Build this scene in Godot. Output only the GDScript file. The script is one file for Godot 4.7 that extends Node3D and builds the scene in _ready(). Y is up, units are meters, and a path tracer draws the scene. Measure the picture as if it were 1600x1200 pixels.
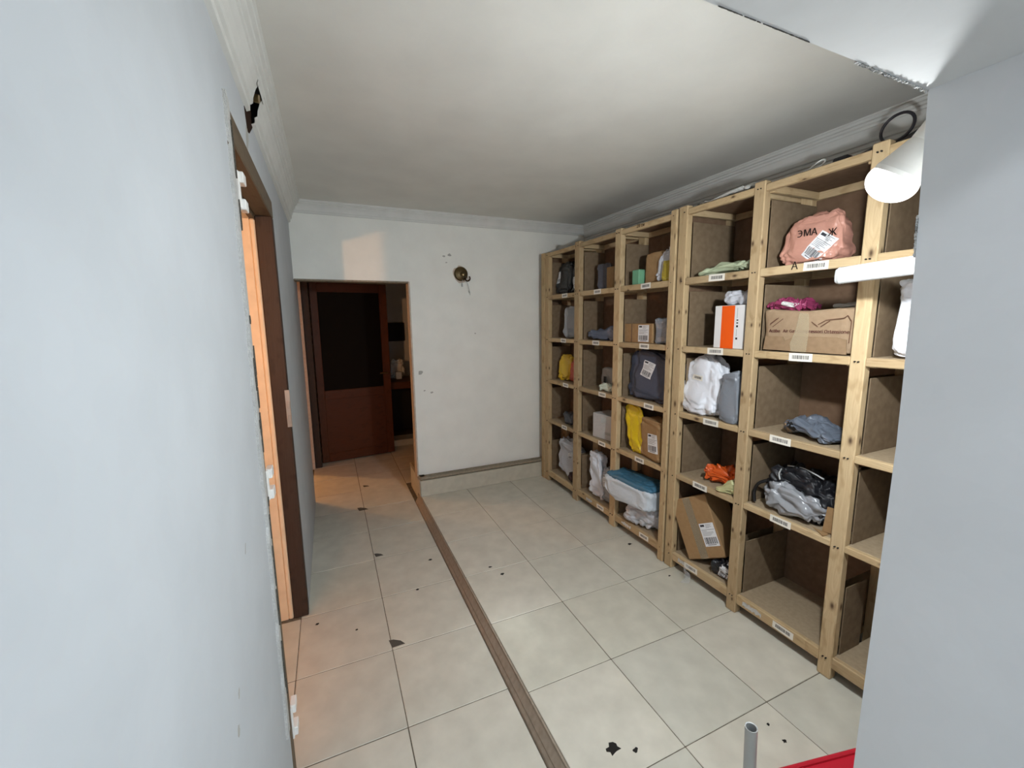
extends Node3D
# A stock room with two home-made parcel shelves, a tiled raised floor and a side corridor.
# Axes: x towards the shelves, -z towards the back wall, y up; the lens is at the origin, the raised floor at y = -1.5.

const FLOOR := -1.5
const LOW := -1.57
const CEIL := 0.89
const SHELF_X := 1.815
const ROWS := [0.588, 0.224, -0.150, -0.527, -0.900, -1.395]
const RAIL_H := [0.032, 0.036, 0.032, 0.030, 0.028, 0.050]

var M := {}
var used := {}
var rng := RandomNumberGenerator.new()

# ------------------------------------------------------------------ naming
func numbered(n: String) -> String:
	used[n] = used.get(n, 0) + 1
	return n if used[n] == 1 else "%s_%03d" % [n, used[n] - 1]

func own(o: Node3D, called: String, parent: Node3D) -> void:
	if parent:
		o.name = called
		parent.add_child(o, true)
	else:
		o.name = numbered(called)
		add_child(o, true)

func tag(o: Node3D, label: String, category: String, group := "") -> Node3D:
	o.set_meta("label", label)
	o.set_meta("category", category)
	if group:
		o.set_meta("group", group)
	return o

func thing(called: String, label: String, category: String, at := Vector3.ZERO, group := "") -> Node3D:
	var o := Node3D.new()
	own(o, called, null)
	o.position = at
	return tag(o, label, category, group)

func node(called: String, m: Mesh, mat: Material, parent: Node3D = null) -> MeshInstance3D:
	var o := MeshInstance3D.new()
	o.mesh = m
	o.material_override = mat
	own(o, called, parent)
	return o

func struct(called: String, m: Mesh, mat: Material, label := "") -> MeshInstance3D:
	var o := node(called, m, mat)
	o.set_meta("kind", "structure")
	if label:
		o.set_meta("label", label)
	return o

# ------------------------------------------------------------------ mesh helpers
func T() -> SurfaceTool:
	var st := SurfaceTool.new()
	st.begin(Mesh.PRIMITIVE_TRIANGLES)
	return st

func tri(st: SurfaceTool, a: Vector3, b: Vector3, c: Vector3, n: Vector3, ua := Vector2.ZERO, ub := Vector2.ZERO, uc := Vector2.ZERO) -> void:
	var v := [a, b, c]
	var u := [ua, ub, uc]
	var order := [0, 1, 2] if (b - a).cross(c - a).dot(n) < 0.0 else [0, 2, 1]
	for i in order:
		st.set_normal(n)
		st.set_uv(u[i])
		st.add_vertex(v[i])

func quad(st: SurfaceTool, p: Array, n: Vector3, u: Array = [Vector2(0, 1), Vector2(1, 1), Vector2(1, 0), Vector2(0, 0)]) -> void:
	tri(st, p[0], p[1], p[2], n, u[0], u[1], u[2])
	tri(st, p[0], p[2], p[3], n, u[0], u[2], u[3])

func uv_of(v: Vector3, i: int, la: int, off: Vector2) -> Vector2:
	var j := (i + 1) % 3
	var k := (i + 2) % 3
	if j == la:
		return Vector2(v[k], v[j]) + off
	return Vector2(v[j], v[k]) + off

func box(st: SurfaceTool, c: Vector3, s: Vector3, b := 0.003, B := Basis.IDENTITY) -> void:
	var h := s * 0.5
	b = minf(b, minf(h.x, minf(h.y, h.z)) * 0.9)
	var la := 0 if s.x >= s.y and s.x >= s.z else (1 if s.y >= s.z else 2)
	var off := Vector2(rng.randf(), rng.randf()) * 3.0
	for i in 3:
		var j := (i + 1) % 3
		var k := (i + 2) % 3
		for si in [-1.0, 1.0]:
			var n := Vector3.ZERO
			n[i] = si
			var p := []
			var u := []
			for q in [[-1, -1], [1, -1], [1, 1], [-1, 1]]:
				var v := Vector3.ZERO
				v[i] = si * h[i]
				v[j] = q[0] * (h[j] - b)
				v[k] = q[1] * (h[k] - b)
				p.append(c + B * v)
				u.append(uv_of(v, i, la, off))
			quad(st, p, B * n, u)
			for sj in [-1.0, 1.0]:
				var nj := n
				nj[j] = sj
				p = []
				u = []
				for q in [[0, -1], [0, 1], [1, 1], [1, -1]]:
					var v := Vector3.ZERO
					v[i] = si * (h[i] - b * q[0])
					v[j] = sj * (h[j] - b * (1 - q[0]))
					v[k] = q[1] * (h[k] - b)
					p.append(c + B * v)
					u.append(uv_of(v, i, la, off))
				quad(st, p, (B * nj).normalized(), u)
	for x in [-1.0, 1.0]:
		for y in [-1.0, 1.0]:
			for z in [-1.0, 1.0]:
				var a := Vector3(x * h.x, y * (h.y - b), z * (h.z - b))
				var d := Vector3(x * (h.x - b), y * h.y, z * (h.z - b))
				var e := Vector3(x * (h.x - b), y * (h.y - b), z * h.z)
				tri(st, c + B * a, c + B * d, c + B * e, (B * Vector3(x, y, z)).normalized(), off, off, off)

func span(st: SurfaceTool, lo: Vector3, hi: Vector3, b := 0.002) -> void:
	box(st, (lo + hi) * 0.5, (hi - lo).abs(), b)

func boxm(c: Vector3, s: Vector3, b := 0.003, B := Basis.IDENTITY) -> Mesh:
	var st := T()
	box(st, c, s, b, B)
	return st.commit()

func spanm(lo: Vector3, hi: Vector3, b := 0.002) -> Mesh:
	var st := T()
	span(st, lo, hi, b)
	return st.commit()

func tube(st: SurfaceTool, pts: Array, r: float, seg := 8) -> void:
	var rings := []
	var side := Vector3.ZERO
	for i in pts.size():
		var d: Vector3 = (pts[mini(i + 1, pts.size() - 1)] - pts[maxi(i - 1, 0)]).normalized()
		if side == Vector3.ZERO:
			side = d.cross(Vector3.UP if absf(d.y) < 0.9 else Vector3.RIGHT).normalized()
		side = (side - d * side.dot(d)).normalized()
		var up := d.cross(side)
		var ring := []
		for k in seg:
			var a := TAU * k / seg
			ring.append(side * cos(a) + up * sin(a))
		rings.append(ring)
	for i in pts.size() - 1:
		for k in seg:
			var k2 := (k + 1) % seg
			var n0: Vector3 = rings[i][k]
			var n1: Vector3 = rings[i][k2]
			var n2: Vector3 = rings[i + 1][k2]
			var n3: Vector3 = rings[i + 1][k]
			var mid: Vector3 = (n0 + n1 + n2 + n3).normalized()
			var v := [pts[i] + n0 * r, pts[i] + n1 * r, pts[i + 1] + n2 * r, pts[i + 1] + n3 * r]
			var nn := [n0, n1, n2, n3]
			for t in [[0, 1, 2], [0, 2, 3]]:
				var o: Array = t if (v[t[1]] - v[t[0]]).cross(v[t[2]] - v[t[0]]).dot(mid) < 0.0 else [t[0], t[2], t[1]]
				for q in o:
					st.set_normal(nn[q])
					st.set_uv(Vector2.ZERO)
					st.add_vertex(v[q])
	for e in [0, pts.size() - 1]:
		var d: Vector3 = (pts[e] - pts[1 if e == 0 else e - 1]).normalized()
		for k in range(1, seg - 1):
			tri(st, pts[e] + rings[e][0] * r, pts[e] + rings[e][k] * r, pts[e] + rings[e][k + 1] * r, d)

func curve_pts(ctrl: Array, n := 24) -> Array:
	var c := Curve3D.new()
	for i in ctrl.size():
		var t: Vector3 = (ctrl[mini(i + 1, ctrl.size() - 1)] - ctrl[maxi(i - 1, 0)]) / 5.0
		c.add_point(ctrl[i], -t, t)
	var out := []
	for i in n + 1:
		out.append(c.sample_baked(c.get_baked_length() * i / n, true))
	return out

func lathe(st: SurfaceTool, prof: Array, seg := 28, B := Basis.IDENTITY, at := Vector3.ZERO) -> void:
	# profile of (radius, height), revolved about local y; normals smooth along the turn, flat between points
	for i in prof.size() - 1:
		var a: Vector2 = prof[i]
		var b: Vector2 = prof[i + 1]
		var d := b - a
		var pn := Vector2(d.y, -d.x).normalized()
		for k in seg:
			var p := []
			var nn := []
			for q in [[a, k], [a, k + 1], [b, k + 1], [b, k]]:
				var t: float = TAU * q[1] / seg
				var c := Vector3(cos(t), 0, sin(t))
				p.append(at + B * (c * q[0].x + Vector3.UP * q[0].y))
				nn.append(B * (c * pn.x + Vector3.UP * pn.y))
			var mid: Vector3 = (nn[0] + nn[1]).normalized()
			for t in [[0, 1, 2], [0, 2, 3]]:
				var cr: Vector3 = (p[t[1]] - p[t[0]]).cross(p[t[2]] - p[t[0]])
				var o: Array = t if cr.dot(mid) < 0.0 else [t[0], t[2], t[1]]
				for w in o:
					st.set_normal(nn[w])
					st.set_uv(Vector2.ZERO)
					st.add_vertex(p[w])

func sweep(st: SurfaceTool, prof: Array, p0: Vector3, p1: Vector3, ox: Vector3, oy: Vector3) -> void:
	# an open profile (x along ox, y along oy) drawn straight from p0 to p1
	for i in prof.size() - 1:
		var a: Vector3 = ox * prof[i].x + oy * prof[i].y
		var b: Vector3 = ox * prof[i + 1].x + oy * prof[i + 1].y
		var n := (b - a).cross(p1 - p0).normalized()
		if n.dot(ox - oy) < 0.0:
			n = -n
		quad(st, [p0 + a, p1 + a, p1 + b, p0 + b], n)

func slab(st: SurfaceTool, poly: PackedVector2Array, at: Vector3, ax: Vector3, ay: Vector3, thick: float) -> void:
	# a flat outline given thickness towards ax x ay
	var n := ax.cross(ay).normalized()
	if thick < 0.0:
		n = -n
		thick = -thick
	var idx := Geometry2D.triangulate_polygon(poly)
	for i in range(0, idx.size(), 3):
		var v := []
		for k in 3:
			v.append(at + ax * poly[idx[i + k]].x + ay * poly[idx[i + k]].y)
		tri(st, v[0] + n * thick, v[1] + n * thick, v[2] + n * thick, n)
		tri(st, v[0], v[1], v[2], -n)
	var mid := Vector2.ZERO
	for p in poly:
		mid += p / poly.size()
	for i in poly.size():
		var p := poly[i]
		var q := poly[(i + 1) % poly.size()]
		var a := at + ax * p.x + ay * p.y
		var b := at + ax * q.x + ay * q.y
		var e := q - p
		var on := Vector2(e.y, -e.x).normalized()
		if on.dot((p + q) * 0.5 - mid) < 0.0:
			on = -on
		quad(st, [a, b, b + n * thick, a + n * thick], ax * on.x + ay * on.y)

func blot(r: float, rough: float, n := 14, stretch := Vector2.ONE) -> PackedVector2Array:
	var p := PackedVector2Array()
	for i in n:
		var a := TAU * i / n
		p.append(Vector2(cos(a), sin(a)) * stretch * r * (1.0 + rng.randf_range(-rough, rough)))
	return p

func closed(v: PackedVector3Array, idx: PackedInt32Array) -> ArrayMesh:
	# smooth normals and outward winding for a closed surface
	var vol := 0.0
	for i in range(0, idx.size(), 3):
		vol += v[idx[i]].dot(v[idx[i + 1]].cross(v[idx[i + 2]]))
	var n := PackedVector3Array()
	n.resize(v.size())
	for i in range(0, idx.size(), 3):
		if vol > 0.0:
			var s := idx[i + 1]
			idx[i + 1] = idx[i + 2]
			idx[i + 2] = s
		var f := (v[idx[i + 2]] - v[idx[i]]).cross(v[idx[i + 1]] - v[idx[i]])
		for k in 3:
			n[idx[i + k]] += f
	var uv := PackedVector2Array()
	uv.resize(v.size())
	for i in n.size():
		n[i] = n[i].normalized()
		uv[i] = Vector2(v[i].x, v[i].y)
	var a := []
	a.resize(Mesh.ARRAY_MAX)
	a[Mesh.ARRAY_VERTEX] = v
	a[Mesh.ARRAY_NORMAL] = n
	a[Mesh.ARRAY_TEX_UV] = uv
	a[Mesh.ARRAY_INDEX] = idx
	var m := ArrayMesh.new()
	m.add_surface_from_arrays(Mesh.PRIMITIVE_TRIANGLES, a)
	return m

func sp(x: float, e: float) -> float:
	return signf(x) * pow(absf(x), e)

func bag(s: Vector3, o := {}) -> ArrayMesh:
	# a filled bag or pouch: base at y = 0, front towards +z, creased by ridged noise
	var e1: float = o.get("e1", 0.34)
	var e2: float = o.get("e2", 0.30)
	var amp: float = o.get("amp", 0.012)
	var topx: float = o.get("topx", 1.0)
	var topz: float = o.get("topz", 1.0)
	var nu: int = o.get("nu", 100)
	var nv: int = o.get("nv", 64)
	var mod = o.get("mod")
	var nz := FastNoiseLite.new()
	nz.seed = o.get("seed", 1)
	nz.noise_type = FastNoiseLite.TYPE_SIMPLEX
	nz.fractal_type = FastNoiseLite.FRACTAL_RIDGED
	nz.fractal_octaves = 2
	nz.frequency = o.get("freq", 5.0)
	var lowz := FastNoiseLite.new()
	lowz.seed = nz.seed + 7
	lowz.frequency = o.get("freq", 5.0) * 0.7
	var cell := FastNoiseLite.new()
	cell.seed = nz.seed + 3
	cell.noise_type = FastNoiseLite.TYPE_CELLULAR
	cell.cellular_return_type = FastNoiseLite.RETURN_DISTANCE2_SUB
	cell.cellular_jitter = 1.1
	cell.fractal_type = FastNoiseLite.FRACTAL_NONE
	cell.frequency = o.get("freq", 5.0) * 2.2
	var v := PackedVector3Array()
	var idx := PackedInt32Array()
	var h := s * 0.5
	for j in nv + 1:
		var ph := PI * (float(j) / nv - 0.5)
		var c := sp(cos(ph), e1)
		var y := sp(sin(ph), e1)
		for i in nu:
			var th := TAU * i / nu
			var d := Vector3(c * sp(cos(th), e2), y, c * sp(sin(th), e2))
			var p := d * h
			var n := Vector3(d.x / h.x, d.y / h.y, d.z / h.z).normalized()
			var warp := Vector3(lowz.get_noise_3dv(p * 1.7), lowz.get_noise_3dv(p * 1.7 + Vector3(9, 0, 0)), lowz.get_noise_3dv(p * 1.7 + Vector3(0, 9, 0))) * 0.05
			var c1 := clampf((cell.get_noise_3dv(p + warp) + 1.0) / 0.38, 0.0, 1.0)
			var c2 := clampf((cell.get_noise_3dv((p + warp) * 2.1 + Vector3(5, 2, 8)) + 1.0) / 0.38, 0.0, 1.0)
			p += n * amp * (1.25 * c1 + 0.5 * c2 - 1.6 + 1.9 * lowz.get_noise_3dv(p + Vector3(3, 1, 2)) + 0.5 * nz.get_noise_3dv(p + warp))
			var t := clampf((p.y + h.y) / s.y, 0.0, 1.0)
			p.x *= lerpf(1.0, topx, pow(t, 1.4))
			p.z *= lerpf(1.0, topz, t)
			p.y += h.y
			if mod != null:
				p = mod.call(p, t)
			p.y = maxf(p.y, 0.0)
			v.append(p)
	for j in nv:
		for i in nu:
			var i2 := (i + 1) % nu
			idx.append_array([j * nu + i, j * nu + i2, (j + 1) * nu + i2, j * nu + i, (j + 1) * nu + i2, (j + 1) * nu + i])
	return closed(v, idx)

func stick(m: ArrayMesh, at: Vector2, size: Vector2, ang := 0.0, off := 0.0025, g := 6) -> Mesh:
	# a paper label laid on the front (+z) of a bag, following its folds
	var a := m.surface_get_arrays(0)
	var v: PackedVector3Array = a[Mesh.ARRAY_VERTEX]
	var idx: PackedInt32Array = a[Mesh.ARRAY_INDEX]
	var reach := size.length() * 0.6
	var near := PackedInt32Array()
	for i in range(0, idx.size(), 3):
		var p := v[idx[i]]
		if absf(p.x - at.x) < reach + 0.03 and absf(p.y - at.y) < reach + 0.03:
			near.append(i)
	var pts := []
	var last := -9.0
	for j in g + 1:
		for i in g + 1:
			var q := at + Vector2((float(i) / g - 0.5) * size.x, (float(j) / g - 0.5) * size.y).rotated(ang)
			var z := -9.0
			for t in near:
				var A := v[idx[t]]
				var B := v[idx[t + 1]]
				var C := v[idx[t + 2]]
				var den := (B.y - C.y) * (A.x - C.x) + (C.x - B.x) * (A.y - C.y)
				if absf(den) < 1e-12:
					continue
				var w0 := ((B.y - C.y) * (q.x - C.x) + (C.x - B.x) * (q.y - C.y)) / den
				var w1 := ((C.y - A.y) * (q.x - C.x) + (A.x - C.x) * (q.y - C.y)) / den
				if w0 < -0.001 or w1 < -0.001 or w0 + w1 > 1.001:
					continue
				z = maxf(z, w0 * A.z + w1 * B.z + (1.0 - w0 - w1) * C.z)
			if z < -8.0:
				z = last
			last = z
			pts.append(Vector3(q.x, q.y, z + off))
	if pts[0].z < -8.0:
		for i in pts.size():
			if pts[i].z > -8.0:
				pts[0].z = pts[i].z
				break
		for i in range(1, pts.size()):
			if pts[i].z < -8.0:
				pts[i].z = pts[i - 1].z
	var st := T()
	for j in g:
		for i in g:
			var p: Array = [pts[j * (g + 1) + i], pts[j * (g + 1) + i + 1], pts[(j + 1) * (g + 1) + i + 1], pts[(j + 1) * (g + 1) + i]]
			var n: Vector3 = (p[1] - p[0]).cross(p[3] - p[0]).normalized()
			quad(st, p, n, [Vector2(float(i) / g, 1.0 - float(j) / g), Vector2(float(i + 1) / g, 1.0 - float(j) / g), Vector2(float(i + 1) / g, 1.0 - float(j + 1) / g), Vector2(float(i) / g, 1.0 - float(j + 1) / g)])
	return st.commit()

# ------------------------------------------------------------------ materials
func mat(c: Color, rough := 0.7, spec := 0.4) -> StandardMaterial3D:
	var m := StandardMaterial3D.new()
	m.albedo_color = c
	m.roughness = rough
	m.metallic_specular = spec
	return m

func c8(r: int, g: int, b: int) -> Color:
	return Color8(r, g, b)

func noise_tex(seed_: int, freq: float, c0: Color, c1: Color, oct := 4, normal := false, size := 512) -> NoiseTexture2D:
	var n := FastNoiseLite.new()
	n.seed = seed_
	n.frequency = freq
	n.fractal_octaves = oct
	var t := NoiseTexture2D.new()
	t.width = size
	t.height = size
	t.seamless = true
	t.noise = n
	if normal:
		t.as_normal_map = true
		t.bump_strength = 3.0
	else:
		var g := Gradient.new()
		g.set_color(0, c0)
		g.set_color(1, c1)
		t.color_ramp = g
	return t

func mottled(c: Color, var_: float, scale: float, rough := 0.8, spec := 0.3, seed_ := 1, freq := 0.012, bump := 0.0) -> StandardMaterial3D:
	var m := mat(Color.WHITE, rough, spec)
	m.albedo_texture = noise_tex(seed_, freq, c.darkened(var_), c.lightened(var_ * 0.45))
	m.uv1_triplanar = true
	m.uv1_world_triplanar = true
	m.uv1_scale = Vector3.ONE * scale
	if bump > 0.0:
		m.heightmap_enabled = true
		m.heightmap_scale = bump
		m.heightmap_texture = noise_tex(seed_ + 5, freq * 4.0, Color.BLACK, Color.WHITE)
	return m

func wood_tex(seed_: int, base: Color, dark: Color, knots: int) -> ImageTexture:
	var w := 192
	var h := 512
	var im := Image.create(w, h, false, Image.FORMAT_RGB8)
	var n := FastNoiseLite.new()
	n.seed = seed_
	n.frequency = 1.0
	n.fractal_octaves = 3
	var r := RandomNumberGenerator.new()
	r.seed = seed_
	var ks := []
	for i in knots:
		ks.append(Vector3(r.randf(), r.randf(), r.randf_range(0.008, 0.02)))
	for y in h:
		for x in w:
			var u := float(x) / w
			var t := float(y) / h
			var bend := n.get_noise_2d(u * 2.0, t * 3.0) * 0.05
			var kd := 0.0
			for k in ks:
				var dx: float = (u - k.x) * 0.25
				var dy: float = (t - k.y) * 0.7
				var q := dx * dx + dy * dy * 0.4
				bend += 0.12 * exp(-q / (k.z * k.z * 6.0)) * signf(dx)
				kd = maxf(kd, exp(-q / (k.z * k.z * 0.35)))
			var g := n.get_noise_2d((u + bend) * 26.0, t * 2.2) * 0.5 + 0.5
			var fine := n.get_noise_2d((u + bend) * 90.0, t * 9.0 + 7.0) * 0.5 + 0.5
			var dirt := smoothstep(0.15, 0.6, n.get_noise_2d(u * 3.0 + 9.0, t * 5.0))
			var s := clampf(0.55 * g + 0.35 * fine - 0.18, 0.0, 1.0)
			var c := base.lerp(dark, s * 0.62 + dirt * 0.3)
			c = c.lerp(Color(0.16, 0.10, 0.06), kd * 0.75)
			im.set_pixel(x, y, c)
	return ImageTexture.create_from_image(im)

func wood(seed_: int, base: Color, dark: Color, knots: int, rough := 0.75) -> StandardMaterial3D:
	var m := mat(Color.WHITE, rough, 0.3)
	m.albedo_texture = wood_tex(seed_, base, dark, knots)
	m.uv1_scale = Vector3(1.0 / 0.19, 1.0 / 0.7, 1.0)
	return m

func label_tex(kind: int) -> ImageTexture:
	# a courier label: address lines, a rule, and bars
	var w := 120
	var h := 150
	var im := Image.create(w, h, false, Image.FORMAT_RGB8)
	im.fill(Color(0.86, 0.87, 0.88))
	var r := RandomNumberGenerator.new()
	r.seed = 40 + kind
	var ink := Color(0.2, 0.2, 0.23)
	im.fill_rect(Rect2i(8, 8, 34, 14), ink)
	for i in 4:
		im.fill_rect(Rect2i(50, 8 + i * 7, r.randi_range(30, 60), 2), ink.lightened(0.25))
	im.fill_rect(Rect2i(6, 42, w - 12, 2), ink)
	for i in 5:
		im.fill_rect(Rect2i(8, 50 + i * 7, r.randi_range(40, 98), 2), ink.lightened(0.3))
	var x := 10
	while x < w - 12:
		var b := r.randi_range(2, 6)
		im.fill_rect(Rect2i(x, 92, b, 42), ink)
		x += b + r.randi_range(2, 4)
	im.fill_rect(Rect2i(24, 138, 70, 4), ink.lightened(0.2))
	return ImageTexture.create_from_image(im)

func sticker_tex(kind: int) -> ImageTexture:
	var w := 180
	var h := 66
	var im := Image.create(w, h, false, Image.FORMAT_RGB8)
	im.fill(Color(0.9, 0.89, 0.85))
	var r := RandomNumberGenerator.new()
	r.seed = 90 + kind
	var x := 26
	while x < w - 26:
		var b := r.randi_range(1, 4)
		im.fill_rect(Rect2i(x, 17, b, 31), Color(0.16, 0.16, 0.17))
		x += b + r.randi_range(1, 3)
	return ImageTexture.create_from_image(im)

func pic(t: Texture2D, rough := 0.6) -> StandardMaterial3D:
	var m := mat(Color.WHITE, rough, 0.35)
	m.albedo_texture = t
	m.texture_repeat = false
	m.cull_mode = BaseMaterial3D.CULL_DISABLED
	return m

func film(c: Color, rough := 0.34, spec := 0.5) -> StandardMaterial3D:
	var m := mat(c, rough, spec)
	m.heightmap_enabled = true
	m.heightmap_texture = M.crinkle
	m.heightmap_scale = 0.22
	m.uv1_triplanar = true
	m.uv1_scale = Vector3.ONE * 4.0
	return m

func materials() -> void:
	M.crinkle = noise_tex(77, 0.012, Color.BLACK, Color.WHITE, 3, false, 256)
	(M.crinkle.noise as FastNoiseLite).fractal_type = FastNoiseLite.FRACTAL_RIDGED
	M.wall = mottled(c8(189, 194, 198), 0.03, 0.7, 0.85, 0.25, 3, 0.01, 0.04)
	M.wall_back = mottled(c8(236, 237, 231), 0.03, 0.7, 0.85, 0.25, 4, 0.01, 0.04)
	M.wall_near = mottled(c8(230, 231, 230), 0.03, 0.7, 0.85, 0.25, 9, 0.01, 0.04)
	M.ceiling = mottled(c8(224, 224, 218), 0.04, 0.6, 0.9, 0.2, 5, 0.008, 0.04)
	M.crown = mottled(c8(218, 219, 215), 0.05, 1.2, 0.8, 0.25, 6, 0.01, 0.05)
	M.plaster = mottled(c8(232, 232, 228), 0.10, 6.0, 0.95, 0.2, 7, 0.03, 0.5)
	M.grout = mottled(c8(112, 104, 90), 0.2, 3.0, 0.95, 0.2, 8, 0.02)
	M.tiles = []
	for i in 4:
		var t := [c8(206, 203, 189), c8(201, 199, 186), c8(209, 205, 191), c8(203, 200, 185)]
		M.tiles.append(mottled(t[i], 0.07, 1.3, 0.42, 0.42, 20 + i, 0.01))
	M.tile_side = mottled(c8(196, 192, 176), 0.08, 1.5, 0.5, 0.4, 27, 0.012)
	M.stone = mottled(c8(150, 138, 118), 0.2, 3.0, 0.7, 0.35, 28, 0.02)
	M.stain = mat(c8(28, 26, 24), 0.6)
	M.chip = mottled(c8(88, 84, 76), 0.3, 9.0, 0.95, 0.2, 29, 0.04)
	M.scuff = mat(c8(168, 167, 162), 0.9)
	M.pine = [wood(11, c8(192, 169, 132), c8(134, 108, 74), 3), wood(12, c8(182, 160, 126), c8(126, 102, 70), 4), wood(13, c8(198, 176, 140), c8(146, 120, 84), 2)]
	M.hard = mottled(c8(122, 104, 82), 0.09, 2.0, 0.72, 0.3, 31, 0.02)
	M.hard_dark = mottled(c8(116, 92, 72), 0.08, 2.0, 0.7, 0.3, 32, 0.02)
	M.deck = mottled(c8(162, 144, 118), 0.08, 2.5, 0.75, 0.3, 33, 0.03)
	M.card = mottled(c8(158, 127, 90), 0.06, 3.0, 0.85, 0.25, 34, 0.02)
	M.card_flap = mottled(c8(140, 116, 90), 0.06, 3.0, 0.85, 0.25, 37, 0.02)
	M.card_pale = mottled(c8(152, 129, 104), 0.06, 3.0, 0.85, 0.25, 35, 0.02)
	M.tape = mat(Color(0.80, 0.74, 0.62, 0.30), 0.15, 0.5)
	M.tape.transparency = BaseMaterial3D.TRANSPARENCY_ALPHA
	M.clear = mat(Color(0.92, 0.94, 0.96, 0.22), 0.12, 0.5)
	M.clear.transparency = BaseMaterial3D.TRANSPARENCY_ALPHA
	M.clear.cull_mode = BaseMaterial3D.CULL_DISABLED
	M.frame = wood(41, c8(66, 53, 45), c8(40, 31, 26), 0, 0.55)
	M.frame_face = wood(42, c8(108, 94, 76), c8(76, 63, 50), 0, 0.6)
	M.door = wood(43, c8(88, 48, 25), c8(66, 35, 17), 0, 0.5)
	M.glass = mat(c8(24, 19, 13), 0.75, 0.2)
	M.warm_tint_wall = mottled(c8(228, 206, 174), 0.06, 1.2, 0.85, 0.2, 44, 0.015)  # warm lamp tint is partly put into this base colour
	M.pink = mottled(c8(204, 188, 172), 0.1, 2.0, 0.85, 0.25, 45, 0.02)
	M.white_plastic = mat(c8(232, 232, 228), 0.35, 0.5)
	M.batten = mat(c8(186, 188, 189), 0.45, 0.35)
	M.trim = mottled(c8(160, 147, 130), 0.15, 3.0, 0.7, 0.35, 62, 0.02)
	M.grey_pvc = mat(c8(176, 180, 180), 0.4, 0.5)
	M.red = mat(c8(190, 30, 50), 0.4, 0.5)
	M.black = mat(c8(24, 24, 26), 0.5)
	M.black_cable = mat(c8(40, 38, 44), 0.45, 0.5)
	M.brass = mat(c8(150, 128, 84), 0.28, 0.5)
	M.brass.metallic = 0.85
	M.bronze = mat(c8(96, 82, 56), 0.3, 0.5)
	M.bronze.metallic = 0.8
	M.steel = mat(c8(170, 168, 160), 0.35, 0.5)
	M.steel.metallic = 0.8
	M.dark = mat(c8(48, 32, 24), 0.95, 0.2)
	M.sticker = []
	M.label = []
	for i in 3:
		M.sticker.append(pic(sticker_tex(i)))
		M.label.append(pic(label_tex(i)))

# ------------------------------------------------------------------ start
func _ready() -> void:
	rng.seed = 5
	# camera
	var yaw := 0.411130435
	var pit := -0.148492348
	var rol := -0.0126563492
	var f := Vector3(sin(yaw) * cos(pit), sin(pit), -cos(yaw) * cos(pit))
	var r := Vector3(cos(yaw), 0, sin(yaw))
	var u := r.cross(f)
	var cam := Camera3D.new()
	cam.name = "camera"
	cam.transform = Transform3D(Basis(r * cos(rol) + u * sin(rol), u * cos(rol) - r * sin(rol), -f), Vector3.ZERO)
	cam.fov = 85.1712
	cam.near = 0.02
	cam.current = true
	add_child(cam)
	# surroundings: a closed interior
	var we := WorldEnvironment.new()
	we.name = "surroundings"
	var env := Environment.new()
	env.background_mode = Environment.BG_COLOR
	env.background_color = Color(0.0, 0.0, 0.0)
	env.tonemap_mode = Environment.TONE_MAPPER_LINEAR
	env.tonemap_exposure = 1.10
	env.sdfgi_enabled = true
	env.ssao_enabled = true
	env.ssil_enabled = true
	we.environment = env
	add_child(we)
	# the white bulb by the pillar, the warm lamps of the side rooms, and two added fill lights in the room behind the lens
	lamp("bulb_light", Vector3(1.1009, 0.2888, -0.5178), Color(0.97, 0.99, 1.0), 2.9, 0.040)
	lamp("side_lamp_light", Vector3(-0.90, 0.28, 0.05), Color(1.0, 0.73, 0.50), 2.5, 0.03)
	lamp("back_lamp_light", Vector3(-2.12, 0.55, -5.90), Color(1.0, 0.74, 0.46), 2.2, 0.03)
	var al := AreaLight3D.new()
	al.name = "back_wall_fill_light"
	al.area_size = Vector2(1.2, 1.3)
	al.light_energy = 2.2
	al.light_color = Color(0.86, 0.92, 1.0)
	al.shadow_enabled = true
	al.position = Vector3(0.55, -0.05, 2.74)
	add_child(al)

	var pa := AreaLight3D.new()
	pa.name = "pillar_fill_light"
	pa.area_size = Vector2(0.28, 0.28)
	pa.light_energy = 1.3
	pa.light_color = Color(0.93, 0.96, 1.0)
	pa.shadow_enabled = true
	pa.position = Vector3(0.14, CEIL - 0.03, 0.9)
	pa.rotation.x = -PI / 2
	add_child(pa)

	materials()
	shell()
	floors()
	left_door()
	back_room()
	shelves()
	lamps()
	parcels()
	small_things()

func lamp(called: String, at: Vector3, c: Color, e: float, size: float) -> void:
	var l := OmniLight3D.new()
	l.name = called
	l.position = at
	l.light_color = c
	l.light_energy = e
	l.light_size = size
	l.omni_range = 12.0
	l.omni_attenuation = 2.0
	l.shadow_enabled = true
	add_child(l)

# ------------------------------------------------------------------ setting
func crown(called: String, p0: Vector3, p1: Vector3, out: Vector3, k: float, kd: float) -> MeshInstance3D:
	var prof := [[0.0, -0.118], [0.010, -0.114], [0.011, -0.100], [0.018, -0.096], [0.020, -0.082], [0.027, -0.062], [0.037, -0.046], [0.041, -0.044], [0.042, -0.034], [0.050, -0.030], [0.052, -0.022], [0.060, -0.019], [0.061, -0.008], [0.066, -0.006], [0.066, 0.0]]
	var q := []
	for p in prof:
		q.append(Vector2(p[0] * k, p[1] * kd))
	var st := T()
	sweep(st, q, p0, p1, out, Vector3.UP)
	return struct(called, st.commit(), M.crown)

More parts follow.
